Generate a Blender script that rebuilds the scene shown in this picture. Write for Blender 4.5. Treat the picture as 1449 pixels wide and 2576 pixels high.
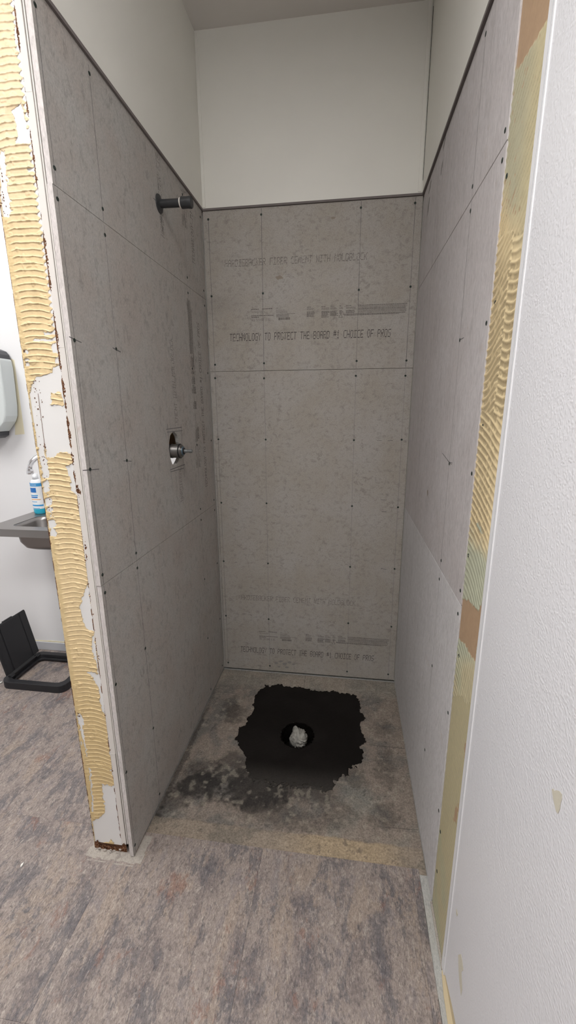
import bpy, bmesh, math, random
import numpy as np
from mathutils import Vector, Matrix
from mathutils.geometry import delaunay_2d_cdt

for o in list(bpy.data.objects):
    bpy.data.objects.remove(o)
SC = bpy.context.scene
COL = SC.collection
rnd = random.Random(7)

# ------------------------------------------------------------------ camera
# world: x right across the stall, y into the stall, z up; stall back wall face at y=0, left face x=0, right face x=0.914
FPX, CAM = 1060.1, np.array([.6381, -1.9777, 1.3869])
YAW, PITCH, ROLL = -.139, .2409, -.0066
cy_, sy_ = math.cos(YAW), math.sin(YAW)
fwd = np.array([sy_*math.cos(PITCH), cy_*math.cos(PITCH), -math.sin(PITCH)])
r0 = np.array([cy_, -sy_, 0.]); u0 = np.cross(r0, fwd)
right = math.cos(ROLL)*r0 + math.sin(ROLL)*u0
up = -math.sin(ROLL)*r0 + math.cos(ROLL)*u0
CM = np.array([right, up, fwd])
cam = bpy.data.cameras.new('camera')
cam.sensor_fit = 'VERTICAL'; cam.sensor_height = 36; cam.lens = 36*FPX/2576; cam.clip_start = .01
camo = bpy.data.objects.new('camera', cam); COL.objects.link(camo)
m = Matrix.Identity(4)
for i in range(3):
    m[i][0] = right[i]; m[i][1] = up[i]; m[i][2] = -fwd[i]; m[i][3] = CAM[i]
camo.matrix_world = m
SC.camera = camo

# ------------------------------------------------------------------ world, exposure
SC.view_settings.view_transform = 'Standard'
SC.view_settings.look = 'None'
SC.view_settings.gamma = 1
SC.view_settings.use_curve_mapping = False
SC.view_settings.exposure = 0.12
SC.cycles.max_bounces = 6; SC.cycles.diffuse_bounces = 4; SC.cycles.glossy_bounces = 2; SC.cycles.transmission_bounces = 1
w = bpy.data.worlds.new('world'); SC.world = w; w.use_nodes = True
w.node_tree.nodes['Background'].inputs[0].default_value = (.8, .85, .9, 1)
w.node_tree.nodes['Background'].inputs[1].default_value = .3
# ceiling light panels: (x, y, size x, size y, emission strength)
LIGHT_PANELS = [(-1.25, -1.15, .6, 1.2, 13.5), (.15, -2.10, 1.2, .6, 15.5)]

# measured sizes (metres)
W, ZT, ZC = .914, 2.203, 2.816          # stall width, top of the boards, ceiling
YL, YR, YF = -1.014, -1.016, -1.0       # front edge of left / right boards, face of the partition end
YW = .05                                # wall behind the sink


def at(px, py, ax, val):
    """point where the sight line of a photo pixel meets the plane axis=val"""
    d = CM.T @ np.array([(px-724.5)/FPX, -(py-1288)/FPX, 1.])
    return CAM + d*((val-CAM[ax])/d[ax])


def to_px(P):
    d = (np.asarray(P) - CAM) @ CM.T
    return 724.5 + FPX*d[..., 0]/d[..., 2], 1288 - FPX*d[..., 1]/d[..., 2]


# ------------------------------------------------------------------ materials
def mat(name, color=(.5, .5, .5), rough=.6, metal=0., spec=.5):
    m = bpy.data.materials.new(name); m.use_nodes = True
    b = m.node_tree.nodes['Principled BSDF']
    b.inputs['Base Color'].default_value = (*color, 1)
    b.inputs['Roughness'].default_value = rough
    b.inputs['Metallic'].default_value = metal
    b.inputs['Specular IOR Level'].default_value = spec
    return m


class NT:
    """small node-building helper"""
    def __init__(s, m):
        s.t = m.node_tree; s.b = s.t.nodes['Principled BSDF']

    def n(s, kind, **kw):
        x = s.t.nodes.new(kind)
        for k, v in kw.items():
            if hasattr(x, k):
                setattr(x, k, v)
            else:
                x.inputs[k].default_value = v
        return x

    def l(s, a, b): s.t.links.new(a, b)

    def coords(s, scale=(1, 1, 1), rot=(0, 0, 0), rand=False):
        c = s.n('ShaderNodeTexCoord').outputs['Object']
        if rand:
            oi = s.n('ShaderNodeObjectInfo')
            mu = s.n('ShaderNodeVectorMath', operation='MULTIPLY_ADD')
            s.l(oi.outputs['Random'], mu.inputs[0]); mu.inputs[1].default_value = (37, 53, 0)
            s.l(c, mu.inputs[2]); c = mu.outputs[0]
        mp = s.n('ShaderNodeMapping'); mp.inputs['Scale'].default_value = scale; mp.inputs['Rotation'].default_value = rot
        s.l(c, mp.inputs[0]); return mp.outputs[0]

    def noise(s, vec, scale, detail=4, rough=.55, dist=0.):
        x = s.n('ShaderNodeTexNoise'); x.inputs['Scale'].default_value = scale; x.inputs['Detail'].default_value = detail
        x.inputs['Roughness'].default_value = rough; x.inputs['Distortion'].default_value = dist
        s.l(vec, x.inputs['Vector']); return x.outputs[0]

    def ramp(s, fac, stops):
        x = s.n('ShaderNodeValToRGB'); e = x.color_ramp.elements
        while len(e) < len(stops): e.new(.5)
        for i, (p, c) in enumerate(stops):
            e[i].position = p
            e[i].color = (*c, 1) if isinstance(c, tuple) else (c, c, c, 1)
        s.l(fac, x.inputs[0]); return x.outputs[0]

    def mix(s, fac, a, b, mode='MIX'):
        x = s.n('ShaderNodeMix', data_type='RGBA', blend_type=mode)
        for v, i in ((fac, 0), (a, 6), (b, 7)):
            if isinstance(v, (int, float)): x.inputs[i].default_value = v
            elif isinstance(v, tuple): x.inputs[i].default_value = (*v, 1)
            else: s.l(v, x.inputs[i])
        return x.outputs[2]

    def bump(s, h, strength=.3, dist=.002):
        x = s.n('ShaderNodeBump'); x.inputs['Strength'].default_value = strength; x.inputs['Distance'].default_value = dist
        s.l(h, x.inputs['Height']); s.l(x.outputs[0], s.b.inputs['Normal'])

    def color(s, c): s.l(c, s.b.inputs['Base Color'])


def cement(name, light, dark, streak, warm, amount=.8):
    m = mat(name, light, .85, spec=.25); t = NT(m)
    v = t.coords(); vs = t.coords(streak, (0, 0, 0))
    big = t.ramp(t.noise(v, 5., 4, .65), [(.36, 0.), (.64, 1.)])
    c = t.mix(big, light, warm)
    mott = t.ramp(t.noise(vs, 52, 5, .74, .4), [(.50, 0.), (.64, 1.)])
    patch = t.ramp(t.noise(v, 8, 4, .65), [(.32, .1), (.68, 1.)])
    mm = t.mix(1., mott, patch, 'MULTIPLY')
    fac = t.mix(1., mm, (amount, amount, amount), 'MULTIPLY')
    c = t.mix(fac, c, dark)
    fleck = t.ramp(t.noise(vs, 150, 3, .75, .3), [(.58, 0.), (.68, .55*amount)])
    c = t.mix(fleck, c, dark)
    fine = t.ramp(t.noise(vs, 260, 2, .75), [(.28, .84), (.72, 1.12)])
    c = t.mix(1., c, fine, 'MULTIPLY')
    rust = t.ramp(t.noise(v, 13, 5, .72), [(.63, 0.), (.74, .4)])
    c = t.mix(rust, c, (warm[0]*.80, warm[1]*.70, warm[2]*.60))
    t.color(c)
    t.bump(t.noise(vs, 140, 3, .65), .3, .0012)
    return m


M = {}
M['board'] = cement('cement_board_face', (.47, .455, .43), (.27, .255, .235), (1, 1, .6), (.45, .41, .375), .75)
M['board_back'] = cement('cement_board_back_wall', (.43, .405, .375), (.235, .215, .19), (.8, 1, 1), (.395, .36, .315), .8)
M['board_side'] = cement('cement_board_rough_face', (.57, .54, .54), (.38, .355, .35), (1, .9, .22), (.54, .505, .50), .6)
M['board_low'] = cement('cement_board_pale_face', (.64, .625, .63), (.46, .445, .445), (1, .9, .25), (.61, .595, .595), .5)
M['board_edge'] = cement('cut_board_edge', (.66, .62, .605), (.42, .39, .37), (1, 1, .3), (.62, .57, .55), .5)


def paint(name, color, bump=.15, scale=260, rough=.55, dist=.0008, var=.04):
    m = mat(name, color, rough, spec=.35); t = NT(m); v = t.coords()
    k = t.ramp(t.noise(v, 1.7, 3), [(.3, 1-var), (.7, 1+var*.4)])
    t.color(t.mix(1., color, k, 'MULTIPLY'))
    t.bump(t.noise(v, scale, 2, .5), bump, dist)
    return m


M['white_wall'] = paint('white_painted_wall', (.84, .825, .765))
M['room_wall'] = paint('room_wall_white', (.82, .82, .83))
M['ceiling'] = paint('ceiling_paint', (.72, .685, .645), .3, 150)
M['drywall'] = paint('drywall_paper', (.80, .79, .775), .25, 120)
M['drywall_edge'] = paint('drywall_edge', (.74, .70, .66), .4, 90, .8)
M['trim_white'] = paint('white_plastic_trim', (.84, .84, .86), .02, 50, .35)
M['base_grey'] = paint('grey_vinyl_base', (.52, .53, .56), .03, 50, .45)


def frp():
    m = mat('pebbled_white_panel', (.80, .80, .83), .38, spec=.45); t = NT(m); v = t.coords()
    vo = t.n('ShaderNodeTexVoronoi'); vo.inputs['Scale'].default_value = 240; vo.feature = 'SMOOTH_F1'
    wv = t.n('ShaderNodeVectorMath', operation='ADD')
    nz = t.n('ShaderNodeTexNoise'); nz.inputs['Scale'].default_value = 60
    t.l(v, nz.inputs['Vector'])
    sc_ = t.n('ShaderNodeVectorMath', operation='SCALE'); sc_.inputs['Scale'].default_value = .006
    t.l(nz.outputs['Color'], sc_.inputs[0]); t.l(v, wv.inputs[0]); t.l(sc_.outputs[0], wv.inputs[1])
    t.l(wv.outputs[0], vo.inputs['Vector'])
    h = t.ramp(vo.outputs['Distance'], [(.1, 1.), (.55, 0.)])
    t.bump(h, .4, .0009)
    return m


M['frp'] = frp()


def vinyl():
    m = mat('slate_look_vinyl', (.4, .35, .3), .5, spec=.4); t = NT(m)
    v = t.coords((1, .55, 1), (0, 0, .35), True)
    v2 = t.coords((1, .40, 1), (0, 0, .05), True)
    a = t.noise(v, 11, 7, .76, .3)
    c = t.ramp(a, [(.30, (.135, .125, .135)), (.41, (.215, .18, .17)), (.47, (.285, .24, .22)), (.54, (.335, .28, .25)), (.62, (.265, .228, .222)), (.72, (.31, .285, .265))])
    grey = t.ramp(t.noise(v2, 13, 7, .78, .3), [(.52, 0.), (.55, .6), (.66, .88)])
    c = t.mix(grey, c, (.14, .131, .14))
    tanp = t.ramp(t.noise(v2, 9, 7, .74, .3), [(.55, 0.), (.575, .55), (.7, .7)])
    c = t.mix(tanp, c, (.37, .295, .24))
    rust = t.ramp(t.noise(v, 9.5, 7, .78, .2), [(.58, 0.), (.62, .45), (.72, .7)])
    c = t.mix(rust, c, (.265, .135, .10))
    lightf = t.ramp(t.noise(v2, 75, 4, .80, .3), [(.55, 0.), (.61, .36)])
    c = t.mix(lightf, c, (.56, .49, .43))
    darkf = t.ramp(t.noise(v, 80, 4, .80, .3), [(.55, 0.), (.61, .42)])
    c = t.mix(darkf, c, (.07, .06, .066))
    fl = t.ramp(t.noise(v2, 260, 2, .8), [(.3, .66), (.7, 1.24)])
    c = t.mix(1., c, fl, 'MULTIPLY')
    t.color(c)
    hh = t.mix(.5, t.noise(v2, 75, 4, .8, .3), t.noise(v, 160, 3, .75))
    t.bump(hh, .8, .003)
    return m


M['vinyl'] = vinyl()


def attr_mat(name, rough=.7, fine=120, lo=.8, hi=1.15, bump=.3, dist=.001, spec=.3):
    """colour of the thing's own zones from a colour attribute, fine grain from noise"""
    m = mat(name, (.5, .5, .5), rough, spec=spec); t = NT(m)
    a = t.n('ShaderNodeAttribute'); a.attribute_name = 'Col'
    v = t.coords()
    k = t.ramp(t.noise(v, fine, 5, .65), [(.28, lo), (.72, hi)])
    t.color(t.mix(1., a.outputs['Color'], k, 'MULTIPLY'))
    t.bump(t.noise(v, fine*1.6, 3, .6), bump, dist)
    return m


M['adhesive'] = attr_mat('trowelled_adhesive', .55, 60, .92, 1.06, .12, .0006)
M['subfloor'] = attr_mat('stained_subfloor', .8, 190, .55, 1.32, .4, .001)
M['mortar'] = attr_mat('damp_dark_mortar', .8, 150, .8, 1.2, .5, .0012, .15)
M['rag'] = attr_mat('dirty_white_rag', .9, 160, .8, 1.1, .5, .001)
M['residue'] = cement('floor_residue', (.46, .42, .375), (.20, .18, .165), (1, 1, 1), (.40, .36, .32), .7)
M['residue_grey'] = cement('grey_floor_residue', (.46, .46, .44), (.25, .25, .245), (1, .5, 1), (.47, .46, .43), .8)
M['ink'] = mat('print_ink', (.05, .043, .045), .9, spec=.1)
M['ink_soft'] = mat('faded_print_ink', (.12, .108, .102), .9, spec=.1)
M['ink_faint'] = mat('pale_print_ink', (.20, .185, .17), .9, spec=.1)
M['pencil'] = mat('pencil_graphite', (.15, .145, .145), .7, spec=.2)
M['pencil_faint'] = mat('faint_pencil_graphite', (.235, .225, .22), .7, spec=.2)
M['screw'] = mat('dark_green_screw_coating', (.03, .042, .036), .5, .3)
M['cut_edge'] = paint('grey_brown_cut_edge', (.20, .175, .168), .4, 120, .8, .001, .2)
M['dark_gap'] = mat('dark_recess', (.03, .025, .022), .9, spec=.1)
M['torn'] = cement('torn_brown_paper', (.13, .055, .028), (.05, .02, .012), (1, 1, 1), (.20, .10, .06), .7)
M['adh_tan'] = paint('tan_adhesive_film', (.64, .54, .36), .3, 60, .6, .001, .12)
M['adh_pale'] = paint('pale_yellow_adhesive', (.80, .74, .55), .1, 60, .6)
M['stain'] = paint('tan_glue_smear', (.70, .66, .55), .3, 160, .6, .001, .12)
M['black_pipe'] = paint('black_iron_pipe', (.035, .036, .038), .5, 90, .5, .001)
M['tape'] = mat('thread_tape', (.72, .68, .62), .7)
M['brass'] = paint('dull_plated_brass', (.20, .19, .18), .3, 90, .42)
M['brass'].node_tree.nodes['Principled BSDF'].inputs['Metallic'].default_value = .9
M['steel'] = paint('brushed_stainless', (.33, .315, .305), .05, 200, .33, .0004)
M['steel'].node_tree.nodes['Principled BSDF'].inputs['Metallic'].default_value = .85
M['chrome'] = mat('chrome', (.82, .82, .84), .12, 1.)
M['stem_metal'] = mat('dull_stem_metal', (.25, .26, .26), .4, .6)
M['blue_ring'] = mat('blue_grey_washer', (.10, .16, .21), .4, .3)
M['rubber'] = mat('black_rubber', (.012, .012, .013), .6)
M['black_plastic'] = paint('black_plastic', (.022, .022, .025), .3, 200, .5, .0006)
M['grey_plastic'] = mat('pale_grey_plastic', (.60, .64, .64), .35)
M['dark_plastic'] = mat('charcoal_plastic', (.045, .047, .055), .35)
M['bottle_white'] = mat('white_bottle_plastic', (.82, .84, .87), .3)
M['bottle_teal'] = mat('teal_liquid_soap', (.02, .38, .55), .15)
M['label_blue'] = mat('label_blue', (.02, .17, .52), .4)
M['label_sky'] = mat('label_sky_blue', (.05, .33, .68), .4)
M['label_orange'] = mat('label_orange', (.85, .42, .14), .4)
M['label_white'] = mat('label_white', (.86, .88, .9), .4)
M['chip'] = mat('plaster_chip', (.85, .83, .78), .8)


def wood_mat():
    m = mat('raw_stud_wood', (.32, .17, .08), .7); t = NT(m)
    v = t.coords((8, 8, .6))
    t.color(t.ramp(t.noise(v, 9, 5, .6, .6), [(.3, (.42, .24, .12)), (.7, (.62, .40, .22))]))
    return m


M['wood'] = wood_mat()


def emit_mat(name, strength):
    m = mat(name, (.9, .9, .9)); b = m.node_tree.nodes['Principled BSDF']
    b.inputs['Emission Color'].default_value = (1., .985, .965, 1)
    b.inputs['Emission Strength'].default_value = strength
    return m


# ------------------------------------------------------------------ mesh helpers
def link(name, me, material=None, parent=None, smooth=False):
    o = bpy.data.objects.new(name, me); COL.objects.link(o)
    if material is not None:
        me.materials.clear()
        for x in (material if isinstance(material, (list, tuple)) else [material]):
            me.materials.append(M[x] if isinstance(x, str) else x)
    if smooth:
        for p in me.polygons: p.use_smooth = True
    if parent: o.parent = parent
    return o


def tag(o, label=None, cat=None, group=None, kind=None):
    for k, v in (('label', label), ('category', cat), ('group', group), ('kind', kind)):
        if v: o[k] = v
    return o


def empty(name, loc=(0, 0, 0)):
    o = bpy.data.objects.new(name, None); COL.objects.link(o); o.location = loc; o.empty_display_size = .05
    return o


def bm_obj(name, bm, material, parent=None, smooth=False):
    bmesh.ops.recalc_face_normals(bm, faces=bm.faces)
    me = bpy.data.meshes.new(name); bm.to_mesh(me); bm.free()
    return link(name, me, material, parent, smooth)


def add_box(bm, a, b, bevel=0., seg=1):
    r = bmesh.ops.create_cube(bm, size=1.)
    vs = r['verts']
    for v in vs:
        v.co = Vector([(a[i]+b[i])/2 + v.co[i]*(b[i]-a[i]) for i in range(3)])
    if bevel:
        es = list({e for v in vs for e in v.link_edges})
        bmesh.ops.bevel(bm, geom=es, offset=bevel, segments=seg, profile=.5, affect='EDGES')
    return vs


def box(name, a, b, material, parent=None, bevel=0., seg=1):
    bm = bmesh.new(); add_box(bm, a, b, bevel, seg)
    return bm_obj(name, bm, material, parent)


def add_cyl(bm, p0, p1, r, r1=None, n=24):
    p0, p1 = Vector(p0), Vector(p1); d = p1-p0
    q = d.to_track_quat('Z', 'Y').to_matrix().to_4x4()
    mm = Matrix.Translation((p0+p1)/2) @ q
    bmesh.ops.create_cone(bm, cap_ends=True, segments=n, radius1=r, radius2=r if r1 is None else r1, depth=d.length, matrix=mm)


def lathe(name, prof, p0, axis, material, parent=None, n=32, smooth=True):
    """profile of (distance along axis, radius)"""
    ax = Vector(axis).normalized(); q = ax.to_track_quat('Z', 'Y').to_matrix()
    bm = bmesh.new(); rings = []
    for h, r in prof:
        rings.append([bm.verts.new(Vector(p0) + q @ Vector((r*math.cos(2*math.pi*k/n), r*math.sin(2*math.pi*k/n), h))) for k in range(n)])
    for a, b in zip(rings, rings[1:]):
        for k in range(n):
            bm.faces.new((a[k], a[(k+1) % n], b[(k+1) % n], b[k]))
    bm.faces.new(rings[0][::-1]); bm.faces.new(rings[-1])
    o = bm_obj(name, bm, material, parent)
    if smooth:
        for p in o.data.polygons: p.use_smooth = len(p.vertices) == 4
        m_ = o.modifiers.new('edges', 'EDGE_SPLIT'); m_.split_angle = math.radians(35)
    return o


def tube(name, pts, r, material, parent=None, n=16):
    bm = bmesh.new(); rings = []; P = [Vector(p) for p in pts]
    for i, p in enumerate(P):
        d = (P[min(i+1, len(P)-1)] - P[max(i-1, 0)]).normalized()
        a = d.cross(Vector((0, 1, .01))).normalized(); b = d.cross(a)
        rr = r[i] if isinstance(r, (list, tuple)) else r
        rings.append([bm.verts.new(p + rr*(math.cos(2*math.pi*k/n)*a + math.sin(2*math.pi*k/n)*b)) for k in range(n)])
    for a, b in zip(rings, rings[1:]):
        for k in range(n): bm.faces.new((a[k], a[(k+1) % n], b[(k+1) % n], b[k]))
    bm.faces.new(rings[0][::-1]); bm.faces.new(rings[-1])
    return bm_obj(name, bm, material, parent, True)


def plate(name, outer, holes, to3, thick, material, parent=None, bevel=0.):
    """flat outline with holes in (u,v), mapped by to3(u,v,w), w from 0 to -thick"""
    pts, edges = [], []
    for lp in [outer] + holes:
        s = len(pts); pts += [Vector(p) for p in lp]
        edges += [(s+i, s+(i+1) % len(lp)) for i in range(len(lp))]
    vs, es, fs, *_ = delaunay_2d_cdt(pts, edges, [], 4 if holes else 1, 1e-6)
    def inside(p, lp):
        c = False
        for i in range(len(lp)):
            (x1, y1), (x2, y2) = lp[i], lp[i-1]
            if (y1 > p[1]) != (y2 > p[1]) and p[0] < (x2-x1)*(p[1]-y1)/(y2-y1)+x1: c = not c
        return c
    bm = bmesh.new(); top = [bm.verts.new(to3(v[0], v[1], 0.)) for v in vs]; bot = [bm.verts.new(to3(v[0], v[1], -thick)) for v in vs]
    cnt = {}
    for f in fs:
        c = sum((Vector(vs[i]) for i in f), Vector((0, 0)))/len(f)
        if not inside(c, outer) or any(inside(c, h) for h in holes): continue
        bm.faces.new([top[i] for i in f]); bm.faces.new([bot[i] for i in f][::-1])
        for i in range(len(f)):
            k = (f[i], f[(i+1) % len(f)]); cnt[k] = 1
    for (a, b) in cnt:
        if (b, a) not in cnt:
            bm.faces.new((top[a], bot[a], bot[b], top[b]))
    for v in list(bm.verts):
        if not v.link_faces: bm.verts.remove(v)
    return bm_obj(name, bm, material, parent)


# numpy value noise
_rs = np.random.RandomState(3)
_LAT = _rs.rand(256, 256)


def vnoise(x, y, s=1., oct=1, rough=.5):
    out = 0.; amp = 1.; tot = 0.
    for k in range(oct):
        X = x*s + 17.3*k; Y = y*s + 9.1*k
        xi = np.floor(X).astype(int); yi = np.floor(Y).astype(int); fx = X-xi; fy = Y-yi
        fx = fx*fx*(3-2*fx); fy = fy*fy*(3-2*fy)
        g = lambda a, b: _LAT[a % 256, b % 256]
        out = out + amp*((g(xi, yi)*(1-fx)+g(xi+1, yi)*fx)*(1-fy) + (g(xi, yi+1)*(1-fx)+g(xi+1, yi+1)*fx)*fy)
        tot += amp; amp *= rough; s *= 2
    return out/tot


def sm(a, b, x):
    t = np.clip((x-a)/(b-a), 0, 1); return t*t*(3-2*t)


def in_poly(px, py, poly):
    c = np.zeros(px.shape, bool)
    for i in range(len(poly)):
        (x1, y1), (x2, y2) = poly[i], poly[i-1]
        if y1 == y2: continue
        c ^= ((y1 > py) != (y2 > py)) & (px < (x2-x1)*(py-y1)/(y2-y1)+x1)
    return c


def grid_obj(name, U, V, P, keep, colr, material, parent=None, smooth=True):
    """height-field mesh: P (nu,nv,3) points, keep (nu-1,nv-1) cells, colr (nu,nv,3)"""
    nu, nv = P.shape[:2]
    idx = np.arange(nu*nv).reshape(nu, nv)
    q = np.stack([idx[:-1, :-1], idx[1:, :-1], idx[1:, 1:], idx[:-1, 1:]], -1)[keep]
    used = np.unique(q); remap = -np.ones(nu*nv, int); remap[used] = np.arange(len(used))
    q = remap[q]; co = P.reshape(-1, 3)[used]; cc = colr.reshape(-1, 3)[used]
    me = bpy.data.meshes.new(name)
    me.vertices.add(len(co)); me.vertices.foreach_set('co', co.ravel())
    me.loops.add(q.size); me.loops.foreach_set('vertex_index', q.ravel().astype(np.int32))
    me.polygons.add(len(q)); me.polygons.foreach_set('loop_start', np.arange(0, q.size, 4, dtype=np.int32))
    me.polygons.foreach_set('loop_total', np.full(len(q), 4, np.int32))
    me.update(calc_edges=True)
    a = me.color_attributes.new('Col', 'FLOAT_COLOR', 'POINT')
    a.data.foreach_set('color', np.concatenate([cc, np.ones((len(cc), 1))], 1).ravel())
    me.validate()
    return link(name, me, material, parent, smooth)


# ------------------------------------------------------------------ setting: floor
floor = plate('floor', [(-2.7, -4.3), (1.05, -4.3), (1.05, .2), (-2.7, .2)],
              [[(.457+.10*math.cos(a*math.pi/12), -.43+.10*math.sin(a*math.pi/12)) for a in range(24)]],
              lambda u, v, w: (u, v, -.006+w), .12, 'residue_grey')
tag(floor, 'grey brown slate look vinyl floor with a stained stall floor', 'floor', kind='structure')
PIT, TX, TY = .47, -.068, -.93
XE = .892
for i in range(-6, 3):
    for j in range(-7, 3):
        x0, x1 = TX+PIT*i, TX+PIT*(i+1); y0, y1 = TY+PIT*j, TY+PIT*(j+1)
        x0 = max(x0, -2.6); x1 = min(x1, XE); y1 = min(y1, YW); y0 = max(y0, -4.2)
        if y0 > TY-.01: x1 = min(x1, -.141)
        if x1-x0 < .01 or y1-y0 < .01: continue
        g = .00015
        box('vinyl_tile', (x0+g, y0+g, -.006), (x1-g, y1-g, 0), 'vinyl', floor, .0003)

# old subfloor of the stall with its stains (a fine grid, hole under the mortar)
HX, HY, HR = .457, -.43, .072
nx, ny = 232, 240
U, V = np.meshgrid(np.linspace(.0, .914, nx), np.linspace(-.945, .0, ny), indexing='ij')
fine = vnoise(U, V, 60, 4, .6); mid = vnoise(U+5, V, 14, 4, .6); big = vnoise(U+2, V+8, 5, 3, .55)
base = np.zeros((nx, ny, 3))
c_tan = np.array([.285, .238, .20]); c_grey = np.array([.195, .178, .16]); c_dark = np.array([.035, .032, .03]); c_lite = np.array([.36, .325, .26])
def lay(cur, c, a): return cur*(1-a[..., None]) + np.array(c)*a[..., None]
base[:] = c_tan
base = lay(base, c_grey, sm(.42, .62, mid*.6+big*.4))
base = lay(base, (.28, .29, .255), sm(.55, .7, vnoise(U+9, V+3, 7, 3))*.35*sm(-.55, -.7, V))
def blob(cx, cy, rx, ry, k=.55):
    d = np.hypot((U-cx)/rx, (V-cy)/ry) + (mid-.5)*1.3 + (fine-.5)*.9
    return sm(1.15, k, d)
for cx, cy, rx, ry, s in ((.12, -.73, .11, .075, .9), (.20, -.68, .10, .06, .7), (.09, -.66, .07, .06, .6), (.15, -.33, .06, .06, .45), (.11, -.30, .05, .08, .4),
                          (.33, -.72, .16, .06, .85), (.38, -.77, .10, .04, .6), (.52, -.71, .12, .045, .55), (.22, -.60, .06, .05, .5), (.45, -.80, .16, .06, .45), (.62, -.77, .09, .06, .35), (.70, -.62, .06, .05, .4),
                          (.83, -.55, .05, .10, .4), (.80, -.76, .06, .06, .35), (.05, -.80, .06, .05, .5), (.84, -.34, .05, .06, .3), (.02, -.90, .03, .09, .8), (.01, -.6, .014, .35, .6)):
    base = lay(base, c_dark, blob(cx, cy, rx, ry)*s)
base = lay(base, (.045, .040, .036), sm(1.35, .75, np.hypot((U-.42)/.27, (V+.44)/.285) + (mid-.5)*.5)*sm(-.5, -.66, V)*.75)
base = lay(base, (.05, .045, .042), sm(.60, .72, fine)*.55*sm(.4, .65, mid))
base = lay(base, (.42, .38, .31), sm(.62, .75, vnoise(U+4, V+1, 45, 3))*.35)
strip = sm(-.862, -.872, V + (mid-.5)*.02)
base = lay(base, np.array([.33, .272, .215]), strip*.85)
base = lay(base, (.46, .35, .22), strip*sm(.40, .62, U)*sm(.90, .75, U)*.65)
base = lay(base, (.17, .155, .13), strip*sm(.50, .64, mid)*.5)
base = lay(base, (.27, .14, .06), sm(-.928, -.938, V+(mid-.5)*.012)*sm(.45, .6, U)*sm(.9, .8, U)*.7)
base = lay(base, (.12, .10, .085), sm(.66, .74, fine)*strip*.6)
base = lay(base, (.42, .38, .32), sm(-.16, -.10, V)*.35)
base *= (.85+.3*fine)[..., None]
Z = -.0035 + .0008*(fine-.5) + .0012*strip
P = np.stack([U, V, Z], -1)
Um, Vm = (U[:-1, :-1]+U[1:, 1:])/2, (V[:-1, :-1]+V[1:, 1:])/2
keep = np.hypot(Um-HX, Vm-HY) > .10
so = grid_obj('stained_subfloor', U, V, P, keep, base, 'subfloor', floor)
so['label'] = 'bare stall floor with black stains and a tan strip at its front'

# bare strips where the base moulding was cut away
bm = bmesh.new()
for k in range(70):
    y0 = -.945 - .047*k
    x0 = XE+.001+rnd.uniform(-.001, .0012)
    add_box(bm, (x0, y0-.047, -.006), (.916, y0, -.0022+rnd.uniform(-.0006, .0004)))
o = bm_obj('bare_floor_strip', bm, 'residue_grey', floor); o['label'] = 'pale grey bare strip along the right wall'; o['kind'] = 'stuff'
box('caulk_line', (.911, -1.170, -.004), (.9165, -1.017, .0022), 'residue', floor)
plate('glue_bead', [(.9165, -1.165), (.9105, -1.175), (.906, -1.22), (.9045, -1.30), (.904, -1.6), (.903, -4.1), (.9165, -4.1)], [], lambda u, v, w: (u, v, .0016+w), .006, 'adh_tan', floor)
bm = bmesh.new()
x = -.158
while x < .028:
    l = rnd.uniform(.008, .022); add_box(bm, (x, -1.028-rnd.uniform(0, .006), -.001), (min(x+l, .03)+.001, -.999, .0006+rnd.uniform(0, .0004)), .0004)
    if rnd.random() < .75: add_box(bm, (x, -1.041+rnd.uniform(-.002, .002), -.001), (x+l, -1.038, .0008), .0005)
    x += l
y = -1.0
while y < -.95:
    l = rnd.uniform(.008, .016); add_box(bm, (.001, y, -.001), (.024+rnd.uniform(-.004, .006), y+l, .0005), .0003)
    add_box(bm, (-.156+rnd.uniform(-.003, .004), y, -.001), (-.141, y+l, .0006), .0003); y += l
o = bm_obj('base_residue', bm, 'residue', floor); o['label'] = 'cream residue round the partition foot'

# score lines of the old tiles on the stall floor
def strip3(bm, a, b, width, nrm, lift=.0003):
    a, b, nrm = Vector(a), Vector(b), Vector(nrm)
    d = (b-a).normalized(); s = d.cross(nrm).normalized()*width/2; l = nrm*lift
    vs = [bm.verts.new(p) for p in (a-s+l, a+s+l, b+s+l, b-s+l)]
    bm.faces.new(vs)
for a, b, wd in (((.449, 0), (.4535, -.105), .0025), ((.762, -.445), (.912, -.444), .003), ((.02, -.447), (.197, -.444), .0022),
                 ((.775, -.805), (.91, -.80), .002), ((.85, -.435), (.85, -.462), .0022), ((.25, -.02), (.26, -.055), .0015), ((.27, -.022), (.262, -.055), .0015), ((.66, -.02), (.665, -.06), .0015)):
    bm = bmesh.new(); strip3(bm, (*a, -.0026), (*b, -.0026), wd*.6, (0, 0, 1))
    bm_obj('score_line', bm, 'ink_soft', floor)

# ------------------------------------------------------------------ setting: walls and ceiling
ceiling = box('ceiling', (-2.7, -4.3, ZC), (1.05, .2, ZC+.1), 'ceiling')
tag(ceiling, 'warm grey painted ceiling above the shower stall', 'ceiling', kind='structure')

wall_back = box('wall_back', (-.142, .0135, 0), (1.03, .16, ZC), 'white_wall')
tag(wall_back, 'stall back wall, white above and grey cement board below', 'wall', kind='structure')
wall_far = box('wall_far', (-2.7, YW, 0), (-.142, .16, ZC), 'room_wall')
tag(wall_far, 'bright white wall behind the steel sink', 'wall', kind='structure')
wall_west = box('wall_west', (-2.7, -4.2, 0), (-2.6, YW, ZC), 'room_wall')
tag(wall_west, 'white room wall far off to the left', 'wall', kind='structure')
wall_south = box('wall_south', (-2.7, -4.3, 0), (1.05, -4.2, ZC), 'room_wall')
tag(wall_south, 'white room wall behind the viewer', 'wall', kind='structure')

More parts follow.
